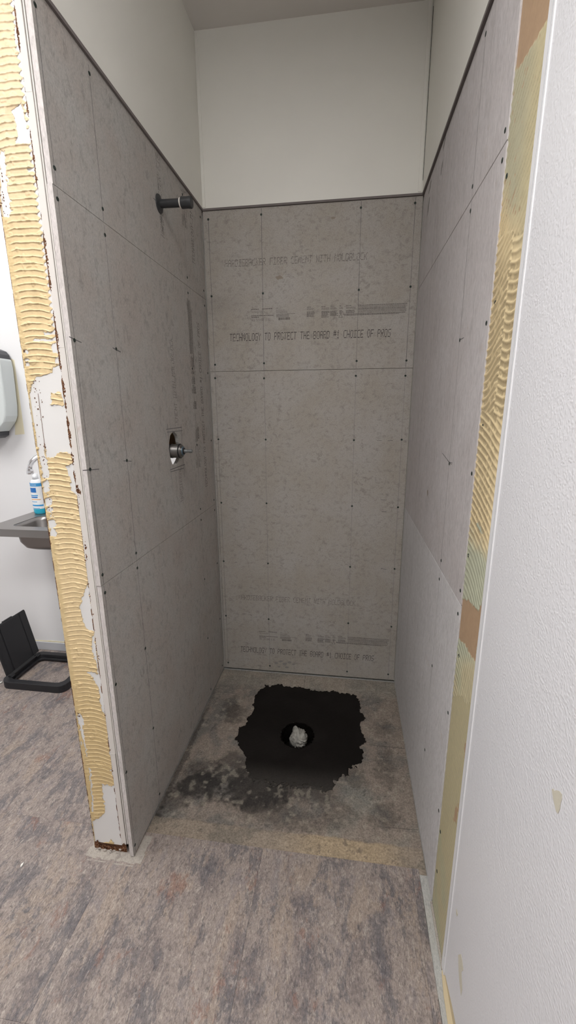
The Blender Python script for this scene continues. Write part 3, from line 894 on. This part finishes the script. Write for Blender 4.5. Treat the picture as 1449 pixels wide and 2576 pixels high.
for (a, b_) in (((418, 1080), (457, 1075)), ((420, 1087), (459, 1083)), ((428, 1182), (465, 1168)), ((429, 1187), (462, 1178)), ((421, 1066), (426, 1125)), ((427, 1160), (431, 1206)), ((455, 1068), (458, 1118)), ((461, 1150), (464, 1200))):
    line_part(left_b[1], at(*a, 0, 0.), at(*b_, 0, 0.), (1, 0, 0), .0024)
line_part(left_b[2], at(385, 498, 0, 0.), at(398, 510, 0, 0.), (1, 0, 0), .002)
FL2 = lambda u, v, l: (l, -v, u)
print_line('printed_line', LINE1, FL2, 1.035, .415, .604, .029, 'ink_faint', left_b[1], .9, None, .1, (1.165, 1.325))
print_line('printed_line', LINE2, FL2, 1.035, .113, .708, .030, 'ink_soft', left_b[1], 1., None, .05)
small_print(FL2, 1.14, .196, left_b[1])
print_line('printed_line', LINE1, FL2, 1.955, .425, .604, .029, 'ink_faint', left_b[2], .9, ZT-.012, .1)
print_line('printed_line', LINE2, FL2, 1.960, .125, .708, .030, 'ink_soft', left_b[2], 1., ZT-.012, .05)
small_print(FL2, 2.065, .196, left_b[2], ZT-.012)

# right wall: three boards, rough side out
right_b = []
for k, (z0, z1, mt, lab) in enumerate(((.006, .9322, 'board_low', 'lowest cement board, palest of the right wall'), (.9334, 1.8618, 'board_side', 'middle cement board of the right wall'), (1.8634, ZT, 'board_side', 'top cement board of the right wall'))):
    b = box('cement_board', (W, (YR, YR-.002, YR-.001)[k], z0), (W+TH, -.003, z1), mt, wall_right, .0008)
    b['label'] = lab; right_b.append(b)
SYR = (-1.003, -.788, -.30, -.05)
for zs, b in (((.313, .622, .904), right_b[0]), ((.963, 1.2415, 1.552, 1.840), right_b[1]), ((1.889, 2.176), right_b[2])):
    for y in SYR[:2]:
        add_screws(b, [(W, y+rnd.uniform(-.002, .002), z+rnd.uniform(-.003, .003)) for z in zs], (-1, 0, 0))
    for y in SYR[1:3]:
        line_part(b, (W, y, min(zs)-.03), (W, y, max(zs)+.02), (-1, 0, 0), .0015, 'pencil_faint' if b is right_b[0] or y > -.5 else 'pencil')
for y, z in ((-1.0385, 1.5836), (-1.0395, 1.3487), (-1.0306, 1.0624), (-1.0351, .8101), (-1.0302, .2727), (-1.035, .14), (-1.03, 1.80), (-1.06, 2.12)):
    add_screws(wall_right, [(.9163, y, z)], (-1, 0, 0))
for (a, b_) in (((1157, 855), (1167, 850)), ((1113, 1140), (1130, 1163)), ((1130, 1163), (1138, 1165)), ((1126, 1158), (1136, 1168))):
    line_part(right_b[1], at(*a, 0, W), at(*b_, 0, W), (-1, 0, 0), .002)

# smudges on the boards
M['smudge'] = mat('brown_smudge', (.30, .26, .215), .9, spec=.1)
M['smudge_grey'] = mat('grey_soot_smudge', (.275, .265, .25), .9, spec=.1)
def smudge(parent, px, py, rx, ry, ax, val, out, material, lean=0.):
    """small blotch with a ragged outline lying on a board"""
    poly = []
    for k in range(22):
        a = 2*math.pi*k/22; q = rnd.uniform(.6, 1.1)
        poly.append(at(px+rx*q*math.cos(a)+lean*q*math.sin(a), py+ry*q*math.sin(a), ax, val))
    c = sum(poly)/len(poly); bm = bmesh.new(); n_ = np.array(out)*.00022
    vc = bm.verts.new(c+n_); vs = [bm.verts.new(p+n_) for p in poly]
    for k in range(len(vs)): bm.faces.new((vc, vs[k], vs[(k+1) % len(vs)]))
    return bm_obj('smudge', bm, material, parent)
smudge(back[1], 702, 698, 10, 6, 1, 0., (0, -1, 0), 'smudge')
smudge(back[1], 838, 548, 6, 4, 1, 0., (0, -1, 0), 'smudge')
for px, py, r in ((695, 1668, 6), (706, 1664, 5), (716, 1670, 7), (728, 1666, 6), (738, 1671, 5), (702, 1677, 4), (722, 1679, 5)):
    smudge(back[0], px, py, r, r*.55, 1, 0., (0, -1, 0), 'smudge_grey')
for px, py, rx, ry in ((406, 552, 2.5, 14), (409, 575, 2, 9), (404, 535, 2, 8), (463, 548, 1.2, 10), (398, 470, 1.2, 10)):
    smudge(left_b[2], px, py, rx, ry, 0, 0., (1, 0, 0), 'smudge_grey')
for px, py, rx, ry in ((1078, 520, 1.3, 30), (1082, 470, 1.2, 22), (1118, 360, 1.2, 22), (1112, 420, 1.3, 26)):
    smudge(right_b[2], px, py, rx, ry, 0, W, (-1, 0, 0), 'smudge_grey', -4)
smudge(right_b[1], 1076, 1240, 1.6, 10, 0, W, (-1, 0, 0), 'smudge')
for b in right_b:
    z0_, z1_ = min(v.co.z for v in b.data.vertices), max(v.co.z for v in b.data.vertices)
    line_part(b, (W, -.105, z0_+.01), (W, -.105, z1_-.01), (-1, 0, 0), .0014, 'pencil_faint')

# ------------------------------------------------------------------ mortar patch with its open hole
OUT = [(655, 1727), (690, 1722), (745, 1729), (770, 1733), (800, 1737), (838, 1738), (870, 1742), (893, 1752), (905, 1768), (908, 1785), (914, 1805), (906, 1818), (914, 1845), (921, 1868), (912, 1880), (915, 1898), (905, 1915), (890, 1925), (872, 1942), (855, 1955),
       (835, 1968), (790, 1980), (740, 1983), (690, 1978), (655, 1972), (632, 1955), (620, 1930), (612, 1905), (600, 1880), (597, 1858), (605, 1838), (615, 1818), (630, 1800), (633, 1775), (636, 1752)]
nx = ny = 420
U, V = np.meshgrid(np.linspace(.14, .82, nx), np.linspace(-.76, -.04, ny), indexing='ij')
PX, PY = to_px(np.stack([U, V, np.zeros_like(U)], -1))
n1 = vnoise(U, V, 28, 4, .6)-.5; n2 = vnoise(U+4, V, 28, 4, .6)-.5
frn = sm(1900, 1965, PY)
mask = in_poly(PX+n1*26*(1+frn), PY-6*frn+n2*(20+55*frn), OUT)
ang = np.arctan2(V-HY, U-HX)
rad = np.hypot(U-HX, V-HY)
hr = HR*(1+.10*(vnoise(np.cos(ang)*2+5, np.sin(ang)*2+5, 4, 3)-.5))
rough_ring = sm(hr+.02, hr+.001, rad)
fine = vnoise(U, V, 90, 3)
edge_d = np.zeros_like(U)
mm = mask.astype(float)
for _ in range(24):
    mm = (mm + np.roll(mm, 1, 0)+np.roll(mm, -1, 0)+np.roll(mm, 1, 1)+np.roll(mm, -1, 1))/5
edgef = sm(.98, .6, mm)
Z = .0012 + .0006*(fine-.5) + edgef*.007*(vnoise(U+2, V, 110, 3)-.42)*sm(-.6, -.4, V) - .0043*edgef*sm(-.45, -.60, V) - rough_ring*.004*vnoise(U, V, 160, 2)
colr = np.zeros((nx, ny, 3)); colr[:] = (.0085, .0068, .006)
colr = lay(colr, (.012, .010, .009), sm(.4, .7, vnoise(U, V, 6, 3)))
colr = lay(colr, (.055, .050, .045), sm(-.58, -.70, V)*.8)
mask &= ~((vnoise(U+1, V+2, 150, 2) > 1.05-.75*sm(-.64, -.73, V)))
cells = mask[:-1, :-1] & mask[1:, 1:] & ((rad > hr)[:-1, :-1] & (rad > hr)[1:, 1:])
patch = empty('mortar_patch', (HX, HY, 0))
tag(patch, 'dark damp mortar patch with a round hole in the stall floor', 'mortar patch')
def child(o, p):
    o.parent = p; o.matrix_parent_inverse = Matrix.Translation(p.location).inverted(); return o
child(grid_obj('mortar_surface', U, V, np.stack([U, V, Z], -1), cells, colr, 'mortar'), patch)
# walls and bottom of the hole
bm = bmesh.new(); n = 40; rings = []
for zz, rs in ((.0008, 1.03), (-.012, .97), (-.035, .90), (-.075, .84), (-.09, .55)):
    rings.append([bm.verts.new((HX+HR*rs*(1+rnd.uniform(-.04, .04))*math.cos(2*math.pi*k/n), HY+HR*rs*(1+rnd.uniform(-.04, .04))*math.sin(2*math.pi*k/n), zz+rnd.uniform(-.002, .002))) for k in range(n)])
for a, b in zip(rings, rings[1:]):
    for k in range(n): bm.faces.new((a[k], b[k], b[(k+1) % n], a[(k+1) % n]))
bm.faces.new(rings[-1])
me = bpy.data.meshes.new('hole_wall'); bm.to_mesh(me); bm.free()
child(link('hole_wall', me, mat('wet_soil', (.006, .005, .0045), .95, spec=.05)), patch)
# ragged crumbs round the hole rim and the far edge
bm = bmesh.new()
for k in range(120):
    a = rnd.uniform(0, 2*math.pi); r = HR*rnd.uniform(.93, 1.03); x, y = HX+r*math.cos(a), HY+r*math.sin(a); s = rnd.uniform(.0015, .0045)
    bmesh.ops.create_icosphere(bm, subdivisions=1, radius=s, matrix=Matrix.Translation((x, y, -.001+rnd.uniform(-.004, .001))))
o = bm_obj('mortar_crumbs', bm, mat('mortar_crumb', (.0055, .0045, .004), 1., spec=0.)); child(o, patch); o['kind'] = 'stuff'

# crumpled rag plugging the drain pipe
child(lathe('drain_pipe', [(0, .036), (.055, .036), (.055, .031), (.03, .031)], (HX, HY, -.09), (0, 0, 1), 'rubber'), patch)
bm = bmesh.new(); bmesh.ops.create_icosphere(bm, subdivisions=5, radius=1.)
co = np.array([v.co[:] for v in bm.verts])
th = np.arctan2(co[:, 1], co[:, 0]); ph = co[:, 2]
tw = th + ph*1.3
f1 = vnoise(np.cos(tw)*1.7+9, ph*2.2+np.sin(tw)*1.7+9, 1.6, 3)
f2 = np.abs(vnoise(np.cos(tw)*2+4, ph*2.5+np.sin(tw)*2+4, 2.6, 2)-.5)*2
sc_ = .86 + .42*(f1-.5) + .22*f2
x = co[:, 0]*.039*sc_*(1-.10*ph); y = co[:, 1]*.040*sc_*(1-.10*ph); zz = co[:, 2]*.040*(.9+.25*f1)
tip = np.exp(-((th-2.2)/.6)**2)*np.clip(ph, 0, 1); zz += tip*.004; x -= tip*.010; y += tip*.016
knot = np.exp(-(((co[:, 0]-.55)**2+(co[:, 1]+.25)**2+(co[:, 2]-.75)**2)/.06)); zz += knot*.014; x += knot*.008
ring = np.exp(-((np.sqrt((co[:, 0]-.55)**2+(co[:, 1]+.25)**2+(co[:, 2]-.75)**2)-.42)/.09)**2); zz -= ring*.009
for v, a, b, c in zip(bm.verts, x, y, zz): v.co = (a, b, c)
me = bpy.data.meshes.new('crumpled_rag'); bm.to_mesh(me); bm.free()
a = me.color_attributes.new('Col', 'FLOAT_COLOR', 'POINT')
g = np.clip(.27+.36*f1-.26*(1-f2)*.5, .08, .6); dirt = vnoise(x*40+3, y*40+3, 1.5, 3)
cc = np.stack([g, g*.97, g*.88, np.ones_like(g)], 1); cc[:, :3] *= (1-.35*sm(.5, .75, dirt))[:, None]
a.data.foreach_set('color', cc.ravel())
rag = link('crumpled_rag', me, 'rag', None, True)
rc = at(751, 1856, 2, .0); rag.location = (rc[0], rc[1]+.006, -.008)
tag(rag, 'crumpled dirty white rag stuffed into the drain hole', 'rag')

# ------------------------------------------------------------------ shower pipe stub and valve
p = at(400, 513, 0, 0.); py_, pz_ = p[1], p[2]
arm = empty('shower_pipe', (0, py_, pz_)); tag(arm, 'black iron pipe stub with cap high on the left wall', 'pipe')
def armpart(o): return child(o, arm)
armpart(lathe('flange', [(.0003, .028), (.003, .027), (.006, .017), (.007, .0145)], (0, py_, pz_), (1, 0, -.02), 'black_pipe'))
armpart(lathe('pipe', [(-.02, .0125), (.074, .0125)], (0, py_, pz_), (1, 0, -.02), 'black_pipe'))
armpart(lathe('thread_tape', [(.072, .0128), (.0725, .0145), (.0765, .0145), (.077, .0128)], (0, py_, pz_), (1, 0, -.02), 'tape'))
armpart(lathe('pipe_cap', [(.077, .0155), (.079, .0175), (.086, .0172), (.098, .0168), (.110, .0178), (.113, .0165), (.1135, .0115)], (0, py_, pz_), (1, 0, -.02), 'black_pipe', None, 16))

vy, vz = at(439, 1134.5, 0, 0.)[1:]
valve = empty('shower_valve', (0, vy, vz)); tag(valve, 'plated shower valve body poking through the left board', 'valve')
def vpart(o): return child(o, valve)
vpart(lathe('valve_body', [(-.055, .026), (-.012, .026), (-.010, .0268), (-.007, .0268), (-.005, .0255), (.018, .0255), (.021, .0240)], (0, vy, vz), (1, 0, 0), 'brass'))
vpart(lathe('rubber_ring', [(.0205, .0235), (.021, .0272), (.0245, .0272), (.025, .0235)], (0, vy, vz), (1, 0, 0), 'rubber'))
vpart(lathe('bonnet', [(.0245, .0245), (.030, .0235), (.031, .0195), (.033, .0190)], (0, vy, vz), (1, 0, 0), 'brass'))
vpart(lathe('washer', [(.0325, .0165), (.035, .0160), (.036, .0135)], (0, vy, vz), (1, 0, 0), 'blue_ring'))
vpart(lathe('gland', [(.0355, .0125), (.039, .0120), (.0395, .009)], (0, vy, vz), (1, 0, 0), 'rubber'))
vpart(lathe('stem', [(.039, .0072), (.050, .0066), (.0505, .0056), (.058, .0056), (.0585, .0072), (.068, .0072), (.0695, .0050)], (0, vy, vz), (1, 0, 0), 'stem_metal', None, 14))
vpart(lathe('supply_pipe', [(0, .008), (.16, .008)], (-.035, vy, vz-.18), (0, 0, 1), 'brass', None, 12))

# ------------------------------------------------------------------ sink corner behind the partition
bb = box('baseboard_far', (-2.6, YW-.006, 0), (-.142, YW, .052), 'base_grey', None, .002)
tag(bb, 'low grey vinyl base along the sink wall', 'baseboard', kind='structure')
bm = bmesh.new()
x = -2.6
while x < -.15:
    l = rnd.uniform(.02, .06); add_box(bm, (x, YW-.002, .05), (min(x+l, -.145), YW, .058+rnd.uniform(0, .004)), .0004); x += l
o = bm_obj('glue_line', bm, 'adh_pale', bb); o['kind'] = 'stuff'

# sink: rim deck with an opening, hollow basin below
sink = empty('wall_sink', (-.805, -.13, .70)); tag(sink, 'stainless steel wall sink seen past the partition', 'sink')
def rrect(x0, x1, y0, y1, r, n=6):
    out = []
    for cx, cy, a0 in ((x1-r, y1-r, 0), (x0+r, y1-r, 90), (x0+r, y0+r, 180), (x1-r, y0+r, 270)):
        for k in range(n+1):
            a = math.radians(a0+90*k/n); out.append((cx+r*math.cos(a), cy+r*math.sin(a)))
    return out
SX0, SX1, SY0, SY1, SZ = -1.037, -.57, -.300, YW, .852
def sp_(o): return child(o, sink)
sp_(plate('rim', rrect(SX0, SX1, SY0, SY1-.001, .006), [rrect(SX0+.095, SX1-.095, SY0+.055, SY1-.095, .035)], lambda u, v, w: (u, v, SZ+w), .003, 'steel'))
bm = bmesh.new()
add_box(bm, (SX0, SY0, SZ-.036), (SX1, SY0+.003, SZ-.0025)); add_box(bm, (SX0, SY0+.003, SZ-.036), (SX0+.003, SY1-.001, SZ-.0025)); add_box(bm, (SX1-.003, SY0+.003, SZ-.036), (SX1, SY1-.001, SZ-.0025))
sp_(bm_obj('apron', bm, 'steel'))
bm = bmesh.new(); rings = []
for zz, ins, r in ((SZ-.002, 0, .035), (SZ-.02, .004, .04), (SZ-.085, .008, .05), (SZ-.115, .022, .055), (SZ-.128, .05, .05), (SZ-.133, .09, .03)):
    rings.append([bm.verts.new((a, b, zz)) for a, b in rrect(SX0+.095+ins, SX1-.095-ins, SY0+.055+ins*.8, SY1-.095-ins*.8, r if ins < .06 else .015)])
for a, b in zip(rings, rings[1:]):
    for k in range(len(a)): bm.faces.new((a[k], a[(k+1) % len(a)], b[(k+1) % len(a)], b[k]))
bm.faces.new(rings[-1])
o = sp_(bm_obj('basin', bm, 'steel', None, True)); md = o.modifiers.new('thickness', 'SOLIDIFY'); md.thickness = .002
sp_(lathe('drain', [(0, .02), (.002, .022), (.003, .018)], (-.805, -.15, SZ-.1335), (0, 0, 1), 'chrome'))

nz_ = at(75, 1181, 1, -.15)
faucet = empty('faucet', (nz_[0]+.13, -.01, SZ)); tag(faucet, 'chrome gooseneck faucet above the steel sink', 'faucet')
def fp(o): return child(o, faucet)
fx, fy, fz = nz_[0], nz_[1], nz_[2]
bx_, by_ = fx+.13, -.005
pts = []
for k in range(6): pts.append((bx_, by_, SZ+.02+(fz+.0-SZ-.02)*k/5))
cxm, cym = (fx+bx_)/2, (fy+by_)/2; rr_ = math.hypot(fx-bx_, fy-by_)/2
for k in range(1, 13):
    a = math.pi*k/12; pts.append((cxm+(bx_-cxm)*math.cos(a), cym+(by_-cym)*math.cos(a), fz+.0+rr_*.72*math.sin(a)))
fp(tube('spout', pts, .0115, 'chrome'))
fp(lathe('aerator', [(0, .0150), (.003, .0160), (.018, .0158), (.022, .0128), (.030, .0118)], (fx, fy, fz-.022), (0, 0, 1), 'chrome', None, 8))
fp(lathe('base', [(0, .026), (.006, .025), (.02, .015), (.03, .0125)], (bx_, by_, SZ), (0, 0, 1), 'chrome'))
for s in (-1, 1):
    fp(lathe('tap_handle', [(0, .016), (.02, .014), (.03, .018), (.045, .014)], (bx_+s*.09, by_, SZ), (0, 0, 1), 'chrome', None, 12))

# soap bottle
bc = np.array([-.972, .003]); bh = .215
bottle = empty('soap_bottle', (bc[0], bc[1], SZ)); tag(bottle, 'white and teal liquid soap bottle on the sink corner', 'bottle')
def bp_(o): return child(o, bottle)
def oval(name, prof, material, n=36, sx=1., sy=.72):
    bm = bmesh.new(); rings = []
    for h_, r in prof:
        rings.append([bm.verts.new((bc[0]+sx*r*math.cos(2*math.pi*k/n), bc[1]+sy*r*math.sin(2*math.pi*k/n), SZ+h_)) for k in range(n)])
    for a, b in zip(rings, rings[1:]):
        for k in range(n): bm.faces.new((a[k], a[(k+1) % n], b[(k+1) % n], b[k]))
    bm.faces.new(rings[0][::-1]); bm.faces.new(rings[-1])
    return bp_(bm_obj(name, bm, material, None, True))
oval('soap', [(.0, .026), (.004, .031), (.012, .0325), (.075, .0325)], 'bottle_teal')
oval('body', [(.075, .0325), (.14, .032), (.165, .030), (.18, .024), (.186, .013)], 'bottle_white')
oval('pump_collar', [(.186, .014), (.205, .014), (.207, .010), (.215, .010)], 'bottle_white', 20, 1, 1)
def band(name, a, b, material, a0=170, a1=370, r=.0329):
    bm = bmesh.new(); n = 20; lo, hi = [], []
    for k in range(n+1):
        t_ = math.radians(a0+(a1-a0)*k/n)
        for lst, h_ in ((lo, a), (hi, b)): lst.append(bm.verts.new((bc[0]+r*math.cos(t_), bc[1]+r*.735*math.sin(t_), SZ+h_)))
    for k in range(n): bm.faces.new((lo[k], lo[k+1], hi[k+1], hi[k]))
    return bp_(bm_obj(name, bm, material, None, True))
band('label_panel', .03, .156, 'label_white', 190, 350, .0328)
band('label_band', .149, .166, 'label_sky', 185, 355, .0331)
band('label_oval', .117, .142, 'label_blue', 215, 290, .0334)
band('label_text', .098, .104, 'label_sky', 205, 300, .0334)
band('label_text', .088, .095, 'label_blue', 205, 295, .0334)
band('label_band', .078, .082, 'label_orange', 200, 320, .0334)
band('label_text', .066, .069, 'label_sky', 205, 285, .0334)
band('label_band', .044, .052, 'label_sky', 200, 340, .0335)
band('label_text', .032, .035, 'label_sky', 215, 300, .0334)
def lettering(text, p0, length, height, material, r=.0337):
    F = lambda u, v, l: (bc[0]+(r+l)*math.cos(u), bc[1]+(r+l)*.735*math.sin(u), SZ+v)
    return bp_(print_line('lettering', text, F, math.radians(p0), height[0], math.radians(length), height[1]-height[0], material, None, 1.25))
FONT['Z'] = '11111 00001 00010 00100 01000 10000 11111'
lettering('NEW SIZE', 205, 95, (.153, .161), 'label_white')

# wall dispenser with dark top and foot
dis = empty('soap_dispenser', tuple(at(-40, 990, 1, YW))); tag(dis, 'pale grey wall dispenser with charcoal top and foot', 'dispenser')
def dp(o): return child(o, dis)
YD = -.045
def outline(pl):
    q = [at(x, y, 1, .028) for x, y in pl]; return [(a[0], a[2]) for a in q]
cx_ = at(-45, 990, 1, .028)[0]
def mirror(pl): return pl + [(2*cx_-a, b) for a, b in pl[::-1]]
def dplate(name, pl, y0, th, material, bev):
    o = plate(name, mirror(outline(pl)), [], lambda u, v, w: (u, y0-w, v), th, material)
    md = o.modifiers.new('bevel', 'BEVEL'); md.width = bev; md.segments = 3; md.limit_method = 'ANGLE'; md.angle_limit = math.radians(50)
    return dp(o)
dplate('cover', [(-20, 904), (20, 902), (26, 906), (30, 925), (36, 975), (41, 1020), (42, 1046), (38, 1060), (30, 1072), (20, 1086), (10, 1080), (-20, 1074)], YD, .085, 'grey_plastic', .012)
dplate('top_cap', [(-30, 878), (0, 879), (12, 884), (20, 894), (25, 910), (-30, 912)], YD+.006, .08, 'dark_plastic', .010)
dplate('foot', [(-30, 1050), (-8, 1052), (3, 1062), (10, 1074), (20, 1086), (19, 1095), (10, 1101), (-30, 1104)], YD+.012, .07, 'dark_plastic', .010)
dplate('cover_bulge', [(-20, 1000), (5, 996), (18, 1006), (24, 1025), (18, 1045), (5, 1056), (-20, 1060)], YD-.008, .02, 'grey_plastic', .008)
q = [tuple(at(x, y, 1, YW)[[0, 2]]) for x, y in ((20, 898), (36, 906), (62, 1092), (38, 1094), (38, 1060))]
plate('glue_patch', q, [], lambda u, v, w: (u, YW-.0006-w, v), .0006, 'adh_pale', wall_far)

# open hinged lid frame lying on the floor
lid = empty('bin_lid', (-.91, -.17, 0)); tag(lid, 'black plastic bin lid frame on the floor with flap standing open', 'bin lid')
def lp_(o): return child(o, lid)
LX0, LX1, LY0, LY1 = -1.095, -.735, -.312, -.028
def ringmesh(name, outs, ins, z0, z1):
    o = plate(name, outs, [ins], lambda u, v, w: (u, v, z1+w), z1-z0, 'black_plastic')
    md = o.modifiers.new('bevel', 'BEVEL'); md.width = .003; md.segments = 2; md.limit_method = 'ANGLE'; md.angle_limit = math.radians(50)
    return lp_(o)
ringmesh('frame', rrect(LX0, LX1, LY0, LY1, .045, 8), rrect(LX0+.030, LX1-.030, LY0+.030, LY1-.030, .035, 8), 0, .040)
ringmesh('inner_ledge', rrect(LX0+.0305, LX1-.0305, LY0+.0305, LY1-.0305, .034, 8), rrect(LX0+.042, LX1-.042, LY0+.040, LY1-.040, .028, 8), .010, .022)
# flap, hinged along the left edge, leaning left
ha = Vector((-1.066, -.285, .048)); hb = Vector((-1.066, -.052, .048)); ud = Vector((-.050, .0, .262)).normalized(); vd = Vector((0, 1, 0)); nd = ud.cross(vd).normalized()
if nd.x < 0: nd = -nd
L, Wd = .268, .233
def flap_pt(u, v, w): return ha + vd*u + ud*v + nd*w
def fbox(name, u0, u1, v0, v1, w0, w1, bev=.002):
    bm = bmesh.new(); add_box(bm, (u0, v0, w0), (u1, v1, w1), bev, 2)
    for v in bm.verts: v.co = flap_pt(*v.co)
    return lp_(bm_obj(name, bm, 'black_plastic'))
fbox('flap', 0, Wd, .006, L, -.010, 0, .004)
fbox('flap_panel', .052, Wd-.052, .010, L-.004, -.001, .0035, .0015)
fbox('flap_side_panel', .003, .044, .010, L-.006, -.001, .003, .0012)
fbox('flap_side_panel', Wd-.044, Wd-.003, .010, L-.006, -.001, .003, .0012)
fbox('flap_lip', .085, Wd-.085, L-.002, L+.004, -.012, -.002, .0015)
for u in (.022, Wd-.022):
    o = lathe('hinge', [(-.014, .007), (.014, .007)], flap_pt(u, -.002, .002), (0, 1, 0), 'black_plastic', None, 14); lp_(o)
    bm = bmesh.new(); add_box(bm, (-1.066-.006, ha.y+u-.012, .038), (-1.066+.016, ha.y+u+.012, .046), .002); lp_(bm_obj('hinge_bracket', bm, 'black_plastic'))
lp_(lathe('hinge_rod', [(0, .0045), (Wd-.02, .0045)], (-1.060, ha.y+.01, .046), (0, 1, 0), 'black_plastic', None, 10))

# small plaster chips on the floor
for (px, py, s, lab) in ((56, 2176, .006, 'tiny white plaster chip on the vinyl near the partition foot'), (2, 1718, .008, 'white plaster chip beside the black lid frame corner'), (43, 1733, .004, 'crumb of plaster in front of the black lid frame')):
    p = at(px, py, 2, 0.)
    bm = bmesh.new(); bmesh.ops.create_icosphere(bm, subdivisions=2, radius=1.)
    for v in bm.verts: v.co = Vector((v.co.x*s*.5, v.co.y*s*1.2, v.co.z*s*.35)) * (1+rnd.uniform(-.25, .25))
    zmin = min(v.co.z for v in bm.verts)
    for v in bm.verts: v.co += Vector((p[0], p[1], -zmin))
    tag(bm_obj('plaster_chip', bm, 'chip'), lab, 'chip')

# ------------------------------------------------------------------ ceiling lights (the room's lamps)
for k, (x, y, sx, sy, st) in enumerate(LIGHT_PANELS):
    t_ = empty('ceiling_light', (x, y, ZC)); tag(t_, ('flat white ceiling light panel over the sink room', 'flat white ceiling light panel just in front of the stall')[k], 'ceiling light')
    bm = bmesh.new()
    for a, b in (((x-sx/2-.02, y-sy/2-.02), (x+sx/2+.02, y-sy/2)), ((x-sx/2-.02, y+sy/2), (x+sx/2+.02, y+sy/2+.02)), ((x-sx/2-.02, y-sy/2), (x-sx/2, y+sy/2)), ((x+sx/2, y-sy/2), (x+sx/2+.02, y+sy/2))):
        add_box(bm, (*a, ZC-.03), (*b, ZC))
    child(bm_obj('light_frame', bm, 'trim_white'), t_)
    bm = bmesh.new(); add_box(bm, (x-sx/2, y-sy/2, ZC-.022), (x+sx/2, y+sy/2, ZC-.012))
    child(bm_obj('diffuser', bm, emit_mat('light_diffuser', st)), t_)
